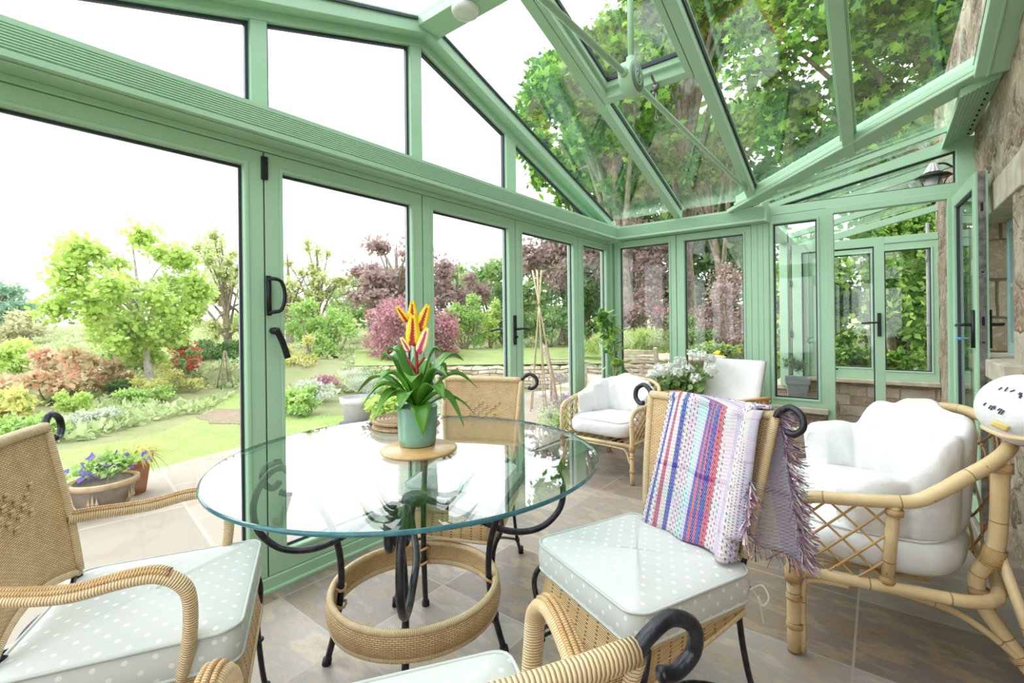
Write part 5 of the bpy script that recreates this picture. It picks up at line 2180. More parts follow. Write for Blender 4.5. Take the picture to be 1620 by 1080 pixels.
Q = [Vector(q) for q in [(-0.0929, -0.1201, -0.0189), (-0.0633, -0.1524, -0.0293), (-0.0661, -0.1343, -0.0505), (-0.0961, -0.1006, -0.0388)]]
mb = MB(True)
mb.grid(lambda u, v: hug((Q[0].lerp(Q[1], u)).lerp(Q[3].lerp(Q[2], u), v), 1.03), 6, 4)
mb.build('label_patch', 'yellowlabel', t, solid=.002, label='yellow cloth label')
mb = MB(True)
mb.tube([pil(i / 40, .30, 1.01) for i in range(40)], .008, 8, True)
mb.build('piping', 'beige', t, label='beige piping round the edge')

# slatted wooden chair with canvas back --------------------------------------------------
hG = Vector((-.30, -.95)).normalized()
cG = (-1.04, 3.83)
rz = atan2(-hG[0], hG[1])
t = thing('canvas_chair', 'low wooden armchair with spindled arms and a white canvas back, beside the geraniums', 'armchair', (cG[0], cG[1], 0), rz)
for s_ in (-1, 1):
    mb = MB()
    mb.bar((s_ * .30, .27, .62), (s_ * .30, -.26, .60), .045, .022)
    mb.build('armrest', 'oak', t, bevel=.004)
    mb = MB()
    mb.box(s_ * .30 - .018, s_ * .30 + .018, .20, .24, 0, .612)
    mb.build('leg', 'oak', t, bevel=.003)
    mb = MB()
    mb.box(s_ * .30 - .018, s_ * .30 + .018, -.24, -.20, 0, .592)
    mb.build('leg', 'oak', t, bevel=.003)
    mb = MB()
    mb.box(s_ * .30 - .014, s_ * .30 + .014, -.21, .21, .30, .34)
    mb.build('side_rail', 'oak', t)
    for i in range(7):
        y = -.16 + i * .055
        MB(True).tube([(s_ * .30, y, .335), (s_ * .30, y, .605)], .008, 8).build('spindle', 'oak', t)
    mb = MB()
    mb.bar((s_ * .235, -.14, .28), (s_ * .235, -.33, .87), .03, .025)
    mb.build('back_post', 'oak', t)
mb = MB()
mb.box(-.30, .30, .19, .22, .27, .33)
mb.box(-.30, .30, -.22, -.19, .27, .33)
mb.build('cross_rail', 'oak', t)
mb = MB(True)
mb.grid(lambda u, v: ((-.255 + .51 * u), -.155 - .175 * v - .02 * sin(pi * u) * .6 + .012, .34 + .535 * v), 10, 8)
mb.build('canvas_back', 'canvas', t, solid=.03, label='taut white canvas back')
mb = MB(True)
mb.grid(lambda u, v: ((-.26 + .52 * u), .20 - .38 * v, .335 - .03 * sin(pi * v)), 10, 8)
mb.build('canvas_seat', 'canvas', t, solid=.012, label='white canvas seat')

# indoor plants -----------------------------------------------------------------------------
gx, gy = -1.37, 4.02
t = thing('plant_pot', 'teal pot holding the white geraniums, behind the canvas chair', 'pot', (gx, gy, 0))
mb = MB(True)
mb.lathe([(0, 0), (.13, 0), (.17, .30), (.185, .54), (.19, .56), (.175, .56), (.165, .50), (0, .50)], 28)
mb.build('body', 'tealpot', t)
mb = MB(True)
mb.lathe([(0, .505), (.166, .505), (.1, .52), (0, .525)], 20)
mb.build('soil', 'soil', t)
rng = np.random.default_rng(11)
g = thing('geranium', 'white flowering geranium indoors between the two far armchairs', 'plant', (gx, gy, .50))
p, d = blob_points([(gx, gy, .64, .24, .17, .12), (gx + .12, gy, .70, .17, .14, .11), (gx - .12, gy - .05, .62, .14, .13, .09)], 620, .4, rng)
leaves('foliage', p, (.035, .06), 'mid', g, np.array([(0, 0), (.35, .1), (.5, .5), (.3, .9), (0, 1), (-.3, .9), (-.5, .5), (-.35, .1)]), rng, .7, True)
mb = MB(True)
hd = [(-.20, -.05, .73), (-.12, -.06, .76), (-.04, -.05, .80), (.04, -.04, .86), (.10, -.05, .80), (.04, -.10, .77), (.20, 0, .91), (.26, .02, .88), (.30, -.05, .80), (.17, -.08, .73), (-.16, .0, .78), (.12, .05, .92)]
for h in hd:
    mb.tube(smooth([(gx, gy, .52), (gx + h[0] * .6, gy + h[1] * .6, .66), (gx + h[0], gy + h[1], h[2])], 4), .003, 5)
mb.build('stems', LF['mid'], g, True)
for h in hd:
    c = np.array([gx + h[0], gy + h[1], h[2]])
    q = rng.normal(size=(90, 3))
    q /= np.linalg.norm(q, axis=1)[:, None]
    leaves('flower', c + q * np.array([.042, .042, .030]), (.020, .030), 'white', g, np.array([(0, 0), (.4, .3), (.35, .8), (0, 1), (-.35, .8), (-.4, .3)]), rng, .5, True, nrm=q, label='round white flower head')
fx, fy = -2.03, 4.16
t = thing('plant_pot', 'dark pot holding the climbing plant in the corner', 'pot', (fx, fy, 0))
mb = MB(True)
mb.lathe([(0, 0), (.08, 0), (.105, .50), (.115, .62), (.118, .64), (.105, .64), (.10, .60), (0, .60)], 24)
mb.build('body', 'darkpot', t)
MB(True).lathe([(0, .605), (.1, .605), (0, .62)], 16).build('soil', 'soil', t)
g = thing('climbing_plant', 'upright leafy plant trained up a cane in the corner by the green post', 'plant', (fx, fy, .61))
mb = MB(True)
mb.tube([(fx, fy, .6), (fx, fy, 1.12)], .007, 6)
vine = smooth([(fx, fy, .6), (fx + .03, fy - .02, .8), (fx - .03, fy - .01, 1.0), (fx - .02, fy - .02, 1.12), (fx - .08, fy - .04, 1.22), (fx - .10, fy - .05, 1.28)], 6)
vine2 = smooth([(fx - .03, fy - .02, 1.12), (fx - .12, fy - .06, 1.19), (fx - .2, fy - .1, 1.24), (fx - .14, fy - .1, 1.18)], 6)
mb.tube(vine, .005, 6)
mb.tube(smooth([(fx, fy, .6), (fx + .06, fy, .85), (fx + .05, fy, 1.05), (fx - .02, fy, 1.15)], 5), .004, 6)
mb.build('stems', 'cane', g, True)
pp = []
for k in range(190):
    q = vine[rng.integers(0, len(vine) - 4)]
    pp.append((q.x + rng.normal() * .04, q.y + rng.normal() * .035, q.z + rng.normal() * .03))
for k in range(24):
    q = vine[len(vine) - 1 - rng.integers(0, 10)]
    pp.append((q.x + rng.normal() * .012, q.y + rng.normal() * .012, q.z + rng.normal() * .01))
leaves('foliage', pp, (.06, .10), 'ivy', g, np.array([(0, 0), (.2, .2), (.26, .5), (.14, .8), (0, 1), (-.14, .8), (-.26, .5), (-.2, .2)]), rng, .6, True, up=-.9)
# zinc planter in the porch
zx, zy = -.60, 4.93
t = thing('square_planter', 'square tapered grey planter standing in the porch behind the narrow window', 'planter', (zx, zy, .47), radians(10))
mb = MB()
mb.lathe([(0, 0), (.095, 0), (.120, .14), (.135, .15), (.140, .205), (.125, .205), (.115, .18), (0, .18)], 4, twist=.5)
mb.build('body', 'zinc', t, bevel=.004)
t2 = thing('plant_stand', 'low stone block under the grey planter in the porch', 'stand', (zx, zy, 0))
mb = MB()
mb.box(-.12, .30, -.14, .14, 0, .47)
mb.build('block', 'stonefar', t2, bevel=.01)
shrub('lavender', 'fine leaved silver green plant in the square grey planter', 'plant', (zx, zy, .67), (.17, .17, .28), 1900, (.02, .045), 'sage', 9, .5, .4, seed=5, up=1.2, stem=False, shape=np.array([(-.05, 0), (.05, 0), (0, 1)]))


# ------------------------------------------------------------------ garden
# paved terrace beside the folding doors, wrapping past the far wall
mb = MB()
mb.prism([(-2.26, -3, -.09), (-2.26, 4.55, -.09), (-.9, 4.55, -.09), (-.9, 8.2, -.09), (-4.6, 8.0, -.09), (-5.3, 5.2, -.09), (-5.15, 3.4, -.09), (-5.2, 2.1, -.09), (-4.95, 1.0, -.09), (-4.9, -3, -.09)], (0, 0, .045))
struct(mb.build('patio', 'flags'), 'pale sandstone patio outside the folding doors', 'patio')


def gz_(x, y):
    """height of the garden ground"""
    d = -x * .619 + y * .785
    far = max(0, d - 9.6)
    k = min(1, max(0, (y - 1.5) / 3.0)) if x < -1 else 1
    h = (.40 * min(1, far / .35) + .045 * max(0, far - 1)) * k if d > 9.6 else 0
    return -.075 + h + max(0, d - 14) * .03 * (1 - k)


mb = MB(True)
mb.grid(lambda u, v: (-46 + u * 66, -14 + v * 66, gz_(-46 + u * 66, -14 + v * 66)), 132, 132)
mb.v = [(x, y, z - (.06 if (-5.3 < x < .9 and y < 8.3) else 0)) for x, y, z in mb.v]
struct(mb.build('garden_bed', 'bed'), 'soil and low planting of the garden', 'ground')
lawn_poly = [(-5.18, 2.1), (-5.12, 3.3), (-5.6, 3.7), (-6.4, 3.3), (-6.8, 2.9), (-7.7, 3.4), (-9.3, 4.6), (-9.9, 4.3), (-9.5, 3.75), (-8.4, 3.0), (-7.4, 2.35), (-6.56, 1.64), (-6.6, 1.1), (-6.0, .3), (-5.6, -.6), (-4.93, -.6), (-4.97, 1.0)]
mb = MB()
mb.prism([(x, y, -.09) for x, y in lawn_poly], (0, 0, .035))
struct(mb.build('lawn', 'lawn'), 'curving strip of mown lawn beyond the patio', 'lawn')


def in_poly(x, y, P):
    c = False
    for i in range(len(P)):
        (x0, y0), (x1, y1) = P[i - 1], P[i]
        if (y0 > y) != (y1 > y) and x < (x1 - x0) * (y - y0) / (y1 - y0 + 1e-12) + x0:
            c = not c
    return c


rng = np.random.default_rng(21)
pts = []
while len(pts) < 16000:
    x, y = rng.uniform(-10, -4.9), rng.uniform(-.6, 4.7)
    if in_poly(x, y, lawn_poly):
        pts.append((x, y, -.057))
o = leaves('lawn_grass', pts, (.018, .045), 'lawn', None, np.array([(-.09, 0), (.09, 0), (0, 1)]), rng, .5, up=3)
tag(o, 'short blades of the mown lawn beyond the patio', 'grass', kind='stuff')
mb = MB(True)
cx, cy = -7.0, 2.75
P = [(cx + .75 * cos(a * pi / 12) * (1 + .15 * sin(a * 1.7)), cy + .42 * sin(a * pi / 12) * (1 + .12 * cos(a * 2.3)), -.07) for a in range(24)]
mb.smooth = False
mb.prism(P, (0, 0, .03))
struct(mb.build('gravel_bed', 'gravel'), 'patch of pale gravel set into the lawn', 'gravel')
for k, (x, y, r, m, lb) in enumerate([(-6.75, 2.95, .16, 'sandstone', 'largest rounded stone at the edge of the gravel patch'), (-7.15, 3.12, .12, 'sandstone', 'small stone on the far edge of the gravel patch'), (-6.5, 2.7, .10, 'stonefar', 'small brown stone on the near edge of the gravel patch')]):
    mb = MB(True)
    mb.ball((0, 0, 0), (r, r * .8, r * .5), 12, 8)
    o = mb.build('rock', m)
    o.location = (x, y, -.04 + r * .2)
    tag(o, lb, 'rock', 'rocks by the gravel')

# pots on the patio
t = thing('terracotta_pot', 'brown glazed bowl pot with painted leaves standing on the patio', 'pot', (-4.17, .775, -.045))
mb = MB(True)
mb.lathe([(0, 0), (.12, 0), (.155, .08), (.172, .17), (.178, .20), (.16, .20), (.15, .17), (0, .17)], 28)
mb.build('body', 'glazed', t)
mb = MB(True)
mb.lathe([(.176, .178), (.192, .182), (.194, .212), (.178, .218), (.160, .205)], 28, caps=False)
mb.build('rim', 'tanclay', t, label='tan clay rim')
mb = MB()
for k in range(5):
    a = 2 * pi * k / 5 + 2.0
    for da, z0, z1 in ((-.12, .05, .14), (0, .04, .16), (.12, .05, .14)):
        b = a + da
        r0_ = .150
        mb.prism([((r0_ + .0) * cos(b), (r0_) * sin(b), z0), ((r0_ + .030) * cos(b + .05), (r0_ + .030) * sin(b + .05), (z0 + z1) / 2), ((r0_ + .026) * cos(b), (r0_ + .026) * sin(b), z1), ((r0_ + .030) * cos(b - .05), (r0_ + .030) * sin(b - .05), (z0 + z1) / 2)], (cos(b) * .002, sin(b) * .002, 0))
mb.build('painted_leaves', 'tanclay', t)
shrub('pansies', 'violet pansies in the brown glazed bowl pot', 'plant', (-4.17, .775, .13), (.20, .20, .22), 900, (.03, .055), 'fresh', 8, .5, .5, seed=31, flower=('purple', 46, (.05, .07), 'violet pansy petals'), stem=False)
t = thing('terracotta_pot', 'tall tapered terracotta pot with spiky leaves behind the glazed bowl', 'pot', (-4.42, .98, -.045))
mb = MB(True)
mb.lathe([(0, 0), (.085, 0), (.115, .22), (.13, .22), (.135, .29), (.12, .29), (.11, .25), (0, .25)], 24)
mb.build('body', 'terracotta', t)
g = thing('spider_plant', 'pale striped spiky leaved plant in the tall terracotta pot', 'plant', (-4.42, .98, .20))
mb = MB(True)
random.seed(4)
for k in range(34):
    strap(mb, random.uniform(0, 2 * pi), random.uniform(.18, .34), .008, random.uniform(.04, .14), random.uniform(.05, .2))
mb.build('leaves', LF['yellow'], g)
t = thing('stone_trough', 'small dark edging bowl of pale foliage at the left of the glazed pot', 'pot', (-4.30, .45, -.045))
mb = MB(True)
mb.lathe([(0, 0), (.12, 0), (.15, .14), (.135, .14), (0, .11)], 20)
mb.build('body', 'darkpot', t)
shrub('pale_bedding_plant', 'pale green bedding foliage left of the pansies', 'plant', (-4.30, .45, .07), (.26, .26, .26), 700, (.03, .06), 'fresh', 7, .5, .5, seed=33, stem=False)
# big grey planter with lavender
gx_, gy_ = -5.16, 3.42
t = thing('round_planter', 'large round pale grey planter on the patio behind the bromeliad', 'planter', (gx_, gy_, -.045))
mb = MB(True)
mb.lathe([(0, 0), (.17, 0), (.205, .26), (.225, .27), (.232, .335), (.215, .34), (.20, .30), (0, .30)], 32)
mb.build('body', 'greypot', t)
mb = MB(True)
mb.lathe([(0, 0), (.22, 0), (.24, .02), (.22, .02), (0, .012)], 28)
mb.build('saucer', 'darkpot', t)
shrub('lavender', 'wide mound of silver foliage in the large round grey planter', 'plant', (gx_, gy_, .26), (.46, .46, .40), 5200, (.03, .07), 'grey', 12, .42, .45, seed=34, up=1.5, stem=False, shape=np.array([(-.06, 0), (.06, 0), (0, 1)]))

# --- planting left of the lawn (seen through the widest leaf)
S = shrub
S('pink_leaved_shrub', 'broad shrub with pink young leaves and bare stems at the far left', 'shrub', at(75, 7.9, -.08), (1.15, .7, 1.02), 2600, (.07, .15), 'pinkish', 16, .34, .35, seed=41, up=.6)
S('pink_leaved_shrub', 'pink tipped shrub running off the left edge', 'shrub', at(-70, 6.4, -.08), (.9, .7, .95), 1400, (.07, .14), 'pinkish', 12, .36, .35, seed=42, up=.6)
S('pink_leaved_shrub', 'pink tipped shrub directly left of the pale tree trunk', 'shrub', at(165, 8.9, -.08), (.72, .6, .95), 1300, (.06, .13), 'pinkish', 10, .36, .4, seed=43, up=.6)
S('lime_shrub', 'small lime green bush in front of the pink leaved shrub', 'shrub', at(118, 6.7, -.08), (.34, .3, .52), 1300, (.03, .07), 'lime', 8, .45, .5, seed=44, up=1)
S('low_grey_plant', 'low grey green mound at the edge of the lawn', 'plant', at(150, 5.9, -.08), (.42, .34, .30), 1000, (.03, .06), 'grey', 8, .5, .5, seed=45)
S('low_green_plant', 'low green mound beside the curve of the lawn', 'plant', at(205, 7.4, -.08), (.40, .34, .34), 1100, (.04, .07), 'fresh', 8, .5, .5, seed=46)
S('golden_shrub', 'small golden bush at the foot of the pale tree', 'shrub', at(228, 8.0, -.08), (.42, .34, .48), 1200, (.03, .06), 'yellow', 8, .45, .5, seed=47)
S('dark_shrub', 'dark green bush left of the golden bush', 'shrub', at(182, 8.2, -.08), (.40, .35, .46), 900, (.04, .08), 'dark', 8, .45, .5, seed=48)
S('cream_shrub', 'cream variegated bush right of the pale tree trunk', 'shrub', at(262, 8.8, -.08), (.34, .3, .62), 1100, (.03, .06), 'yellow', 8, .45, .5, seed=49)
S('green_groundcover', 'fresh green clump between golden bush and lawn edge', 'plant', at(258, 8.1, -.08), (.44, .3, .30), 900, (.04, .07), 'fresh', 8, .5, .5, seed=50)
S('cream_groundcover', 'low cream and green clump further along the lawn edge', 'plant', at(305, 9.0, -.08), (.5, .3, .32), 900, (.03, .06), 'yellow', 8, .5, .5, seed=51)
S('red_rhododendron', 'rhododendron covered with scarlet flowers beyond the lawn', 'shrub', at(290, 9.9, -.08), (.62, .5, 1.06), 1700, (.05, .09), 'mid', 11, .38, .5, seed=52, flower=('red', 190, (.08, .13), 'scarlet flower trusses'))
S('dark_hedge', 'dark clipped hedge behind the scarlet rhododendron', 'hedge', at(345, 11.6, -.08), (1.5, .5, 1.0), 5200, (.05, .09), 'dark', 18, .34, .6, seed=53)
S('dark_hedge', 'dark hedge behind the pale tree trunk', 'hedge', at(205, 11.2, -.08), (1.7, .5, .85), 5200, (.05, .09), 'dark', 18, .34, .6, seed=54)
S('lime_hedge', 'bright loose bushes beyond the hedge at the left edge', 'hedge', at(30, 12.5, -.1), (2.2, .8, 1.15), 5200, (.07, .13), 'lime', 18, .36, .5, seed=55)
S('yellow_bedding', 'yellow green bedding below the pink shrub at the left edge', 'plant', at(10, 5.9, -.08), (.5, .4, .55), 1100, (.05, .1), 'yellow', 8, .45, .5, seed=56, up=.8)
S('low_green_plant', 'green foliage just behind the left wicker armchair back', 'plant', at(45, 5.2, -.08), (.42, .35, .34), 900, (.05, .09), 'fresh', 8, .5, .5, seed=57)
# trees on the left
tree('lime_tree', 'young tree with bright lime leaves and a slim pale trunk beyond the lawn', 'tree', at(238, 8.9, -.08), at(205, 8.9, 1.75), (1.5, 1.3, 1.5), 24000, (.055, .12), 'lime', 'palebark', .07, 46, .25, .25, seed=61, shape=np.array([(0, 0), (.3, .15), (.42, .5), (.2, .7), (0, 1), (-.2, .7), (-.42, .5), (-.3, .15)]), nbr=24)
tree('feathery_tree', 'tall thin leaved tree behind the lime tree, left of the door post', 'tree', at(366, 12.5, -.08), at(352, 12.5, 2.35), (1.35, 1.2, 1.9), 8500, (.06, .12), 'bud', 'bark', .12, 30, .30, .2, seed=62, nbr=28)
tree('blue_green_conifer', 'dark blue green conifer at the far left edge', 'tree', at(-30, 24, -.1), at(-15, 24, 2.0), (2.3, 2.2, 2.1), 5200, (.18, .34), 'conifer', 'bark', .2, 20, .36, .6, seed=63)
tree('brown_bare_tree', 'hazy brown tree below the conifer at the left edge', 'tree', at(22, 20, -.1), at(22, 20, 1.1), (1.7, 1.2, 1.2), 3200, (.12, .22), 'twig', 'bark', .12, 16, .36, .4, seed=64, nbr=14)
tree('bare_branched_tree', 'tall bare branched tree seen between the door posts', 'tree', at(505, 17, -.1), at(500, 17, 2.9), (1.6, 1.4, 2.2), 3000, (.08, .16), 'bud', 'bark', .16, 26, .26, .2, seed=65, nbr=26)
tree('bare_branched_tree', 'leaning bare branched tree right beside the door post with the pull handle', 'tree', at(462, 16, -.1), at(452, 16, 2.6), (1.2, 1.2, 2.2), 2600, (.08, .16), 'bud', 'bark', .15, 22, .26, .2, seed=66, nbr=22)
tree('copper_beech', 'large copper leaved tree rising behind the crimson maple', 'tree', at(625, 17, .2), at(632, 17, 2.7), (2.6, 2.2, 2.0), 9500, (.12, .22), 'copper', 'bark', .2, 42, .26, .25, seed=67, nbr=30)
tree('copper_beech', 'second copper tree seen in the pane right of the bromeliad', 'tree', at(725, 17.5, .3), at(722, 17.5, 1.9), (1.7, 1.6, 1.9), 4200, (.12, .22), 'copper', 'bark', .18, 24, .28, .25, seed=68)
tree('crimson_maple', 'dense crimson maple behind the bromeliad', 'tree', at(640, 11.2, -.05), at(645, 11.2, .95), (1.72, 1.2, 1.12), 13000, (.05, .11), 'acer', 'bark', .1, 34, .30, .5, seed=69)
S('olive_shrub', 'large soft yellow green bush left of the crimson maple', 'shrub', at(505, 12.2, -.08), (1.35, .8, 2.1), 8200, (.06, .11), 'fresh', 24, .32, .5, seed=70)
S('apricot_shrub', 'apricot and green azalea beside the door post', 'shrub', at(470, 10.4, -.08), (.62, .5, 1.15), 2800, (.05, .09), 'yellow', 12, .38, .5, seed=71, flower=('pinkish', 90, (.06, .1), 'apricot flowers'))
S('purple_maple_shrub', 'small purple leaved shrub above the grey planter', 'shrub', at(512, 8.3, -.08), (.36, .3, .45), 1400, (.03, .07), 'acer', 8, .42, .5, seed=72)
S('golden_mound', 'bright golden mound behind the small purple shrub', 'plant', at(540, 9.0, -.08), (.42, .3, .42), 1200, (.03, .06), 'yellow', 8, .45, .5, seed=73)
S('low_green_plant', 'broad leaved green clump right of the grey planter', 'plant', at(605, 5.6, -.08), (.36, .32, .42), 1300, (.05, .09), 'lime', 9, .42, .5, seed=74)
S('low_green_plant', 'green clump behind and left of the grey planter', 'plant', at(478, 6.6, -.08), (.44, .4, .42), 1500, (.05, .09), 'fresh', 9, .42, .5, seed=75)
S('low_grey_plant', 'grey green clump low beside the door post with the lever', 'plant', at(500, 7.6, -.08), (.6, .35, .38), 1400, (.04, .07), 'grey', 9, .45, .5, seed=76)
for k, (u, d, w, h, m, lb) in enumerate([(610, 8.2, .6, .45, 'fresh', 'green clump below the crimson maple'), (655, 7.2, .7, .40, 'grey', 'silvery clump seen past the bromeliad stem'), (700, 7.6, .8, .42, 'yellow', 'yellow green clump in front of the garden wall'), (742, 6.6, .6, .38, 'grey', 'silvery clump left of the lever handle'), (775, 7.4, .5, .42, 'fresh', 'fresh green clump left of the lever handle'), (690, 6.0, .5, .34, 'grey', 'silvery clump beyond the table, above the woven mats'), (760, 5.7, .45, .32, 'yellow', 'pale clump just beyond the second wicker chair back'), (580, 9.6, .8, .6, 'mid', 'mid green bush left of the crimson maple')]):
    S('border_plant', lb, 'plant', at(u, min(d, 8.5), -.08), (w, .35, h), 1500, (.03, .06), m, 9, .42, .5, seed=80 + k)
# retaining wall and lawn terrace
mb = MB(True)


def rw(u, v):
    uu = 560 + u * 520
    d = 9.35 - .25 * u + .10 * sin(u * 9)
    x, y, _ = at(uu, d)
    w = .02 * sin(uu * .31) * sin(v * 13 + uu * .1)
    return (x + w, y - w, -.12 + v * .46)


mb.grid(rw, 70, 8)
o = struct(mb.build('retaining_wall', 'drystone', solid=.22), 'low dry stone wall holding up the upper lawn', 'wall')
for (u, d, lb) in ((905, 7.6, 'lower stone slab step by the garden wall'), (930, 7.9, 'middle stone slab step by the garden wall'), (950, 8.3, 'upper stone slab step by the garden wall')):
    x, y, _ = at(u, d)
    mb = MB()
    h = .10 + (d - 7.6) * .28
    mb.box(-.55, .55, -.25, .25, 0, h)
    o = mb.build('stone_step', 'sandstone', bevel=.012)
    o.location = (x, y, -.075)
    tag(o, lb, 'step', 'stone steps')
mb = MB()
P = [at(560, 9.6, .345), at(1090, 9.4, .345), at(1130, 12.5, .50), at(560, 12.8, .50)]
mb.prism([Vector(p) for p in P], (0, 0, .012))
struct(mb.build('upper_lawn', 'lawn'), 'upper strip of lawn above the dry stone wall', 'lawn')
# beyond upper lawn
S('round_shrub', 'dense rounded bright green bush in the pane left of the lever handle', 'shrub', at(735, 12.6, .45), (.66, .6, 1.55), 7200, (.05, .09), 'fresh', 22, .34, .55, seed=101)
S('golden_shrub', 'golden green bush beside the rounded bush', 'shrub', at(775, 12.9, .45), (.5, .5, 1.5), 3400, (.05, .1), 'lime', 14, .36, .5, seed=102, flower=('white', 90, (.05, .09), 'white blossom'))
S('dark_shrub', 'dark green bush at the right of the rounded bush', 'shrub', at(800, 13.6, .45), (.6, .6, 2.1), 4200, (.06, .12), 'dark', 16, .36, .5, seed=103)
S('dark_shrub', 'low dark bush on the upper lawn behind the garden wall', 'shrub', at(690, 12.2, .45), (.8, .4, .55), 2200, (.05, .09), 'dark', 10, .4, .55, seed=104)
S('mixed_hedge', 'mixed hedge behind the bamboo cane wigwam', 'hedge', at(870, 13.2, .45), (1.3, .6, 1.4), 6500, (.06, .11), 'mid', 20, .34, .55, seed=105)
tree('purple_beech', 'dark purple leaved tree filling the glass of the hinged door', 'tree', at(890, 14.5, .5), at(895, 14.2, 3.0), (1.9, 1.6, 1.55), 8200, (.10, .20), 'copper', 'bark', .2, 32, .32, .4, seed=106)
tree('dark_holly', 'dark green tree behind the hinged door and corner post', 'tree', at(930, 13.6, .5), at(925, 13.6, 1.9), (1.6, 1.2, 1.3), 6500, (.08, .15), 'dark', 'bark', .15, 24, .34, .5, seed=107)
tree('copper_beech', 'copper coloured tree filling the top of the left far window', 'tree', at(1020, 13.0, .5), at(1020, 13.0, 2.6), (1.6, 1.4, 1.6), 7000, (.09, .17), 'copper', 'bark', .16, 28, .32, .4, seed=108)
S('pink_rhododendron', 'rhododendron with pink and red flowers in the left far window', 'shrub', at(1015, 11.2, .45), (1.1, .7, 1.65), 5200, (.06, .11), 'copper', 18, .36, .5, seed=109, flower=('red', 60, (.07, .12), 'red flowers'))
S('tall_grass', 'tall grasses behind the teak chairs', 'grass', at(1010, 9.8, .30), (1.15, .4, .75), 5200, (.10, .24), 'grass', 14, .4, .3, seed=110, up=2.5, stem=False, shape=np.array([(-.04, 0), (.04, 0), (0, 1)]))
S('tall_grass', 'pale grasses above the garden wall in the corner pane', 'grass', at(935, 10.2, .35), (.7, .4, .6), 2600, (.08, .2), 'grass', 10, .4, .3, seed=111, up=2.5, stem=False, shape=np.array([(-.04, 0), (.04, 0), (0, 1)]))
S('purple_berberis', 'dense dusky purple shrub filling the right far window', 'shrub', at(1165, 9.5, .0), (1.4, .9, 2.45), 12500, (.04, .09), 'berberis', 30, .30, .45, seed=112)
S('grey_green_shrub', 'grey green bush left of the purple shrub', 'shrub', at(1085, 9.4, .2), (.62, .5, 1.3), 3400, (.05, .09), 'mid', 12, .38, .5, seed=113)
S('welsh_poppies', 'yellow poppies flowering behind the teak table', 'plant', at(1132, 7.9, .30), (.62, .35, .66), 2600, (.04, .08), 'mid', 12, .4, .5, seed=114, flower=('poppy', 26, (.10, .14), 'round yellow poppy petals'), stem=False)
S('white_hydrangea', 'white flowering bush outside the right far window', 'plant', at(1092, 7.6, .05), (.35, .3, .62), 1100, (.05, .08), 'mid', 8, .42, .5, seed=115, flower=('white', 60, (.05, .08), 'white florets'))
tree('pine_trunk_tree', 'leaning tree trunk with high foliage in the right far window', 'tree', at(1150, 11, .3), at(1110, 11.5, 5.2), (1.6, 1.2, 1.0), 2600, (.09, .17), 'mid', 'bark', .12, 14, .4, .4, seed=116)
# alliums and wigwam outside the hinged door
g = thing('alliums', 'purple alliums on tall stems outside the hinged door', 'plant', at(880, 5.6, -.06))
rng = np.random.default_rng(5)
mb = MB(True)
heads = []
for k in range(22):
    b = np.array(at(rng.uniform(858, 910), rng.uniform(5.3, 5.9), -.06))
    h = rng.uniform(.18, .62)
    e = b + np.array([rng.normal() * .03, rng.normal() * .03, h])
    mb.tube([tuple(b), tuple(e)], .004, 5)
    heads.append(e)
mb.build('stems', LF['fresh'], g, True)
pp, nr2 = [], []
for e in heads:
    q = rng.normal(size=(60, 3))
    q /= np.linalg.norm(q, axis=1)[:, None]
    pp.append(e + q * .028)
    nr2.append(q)
leaves('flowers', np.concatenate(pp), (.012, .022), 'allium', g, DIAM, rng, .4, True, nrm=np.concatenate(nr2))
p, d = blob_points([(*at(880, 5.6, .02), .30, .3, .12)], 700, .3, rng)
leaves('foliage', p, (.05, .11), 'fresh', g, STRIP * np.array([2, 1]), rng, .8, True, 2)
g = thing('silver_cloud_plant', 'hazy silver flowering plant in front of the alliums', 'plant', at(868, 4.9, -.06))
p, d = blob_points([(*at(868, 4.9, .22), .16, .16, .24)], 1500, .2, rng)
leaves('foliage', p, (.010, .022), 'grey', g, DIAM, rng, .9, True, 1)
g = thing('cane_wigwam', 'wigwam of tall pale canes tied at the top outside the hinged door', 'plant support', at(856, 6.6, -.06))
mb = MB(True)
top = Vector(at(853, 6.6, 1.45))
for k in range(6):
    a = 2 * pi * k / 6
    b = Vector(at(861, 6.6, -.06)) + Vector((.23 * cos(a), .23 * sin(a), 0))
    e = b + (top - b) * 1.32
    mb.tube([b, top + (b - top) * .02, e], .0085, 6)
mb.build('canes', 'cane', g, True)
mb = MB(True)
mb.tube([top + Vector((.018 * cos(a), .018 * sin(a), .002 * a)) for a in range(16)], .006, 5)
mb.build('twine', 'binding', g, True)
t = thing('wooden_obelisk', 'slim brown garden obelisk by the hedge left of the door post', 'plant support', at(355, 9.5, -.08))
mb = MB(True)
for k in range(4):
    a = pi / 4 + pi / 2 * k
    mb.tube([(.16 * cos(a), .16 * sin(a), 0), (.015 * cos(a), .015 * sin(a), .78)], .012, 6)
for z in (.2, .4, .58):
    r = .16 * (1 - z / .78) + .01
    mb.tube([(r * cos(pi / 4 + pi / 2 * k), r * sin(pi / 4 + pi / 2 * k), z) for k in range(4)], .009, 5, True)
mb.build('frame', 'bark', t)


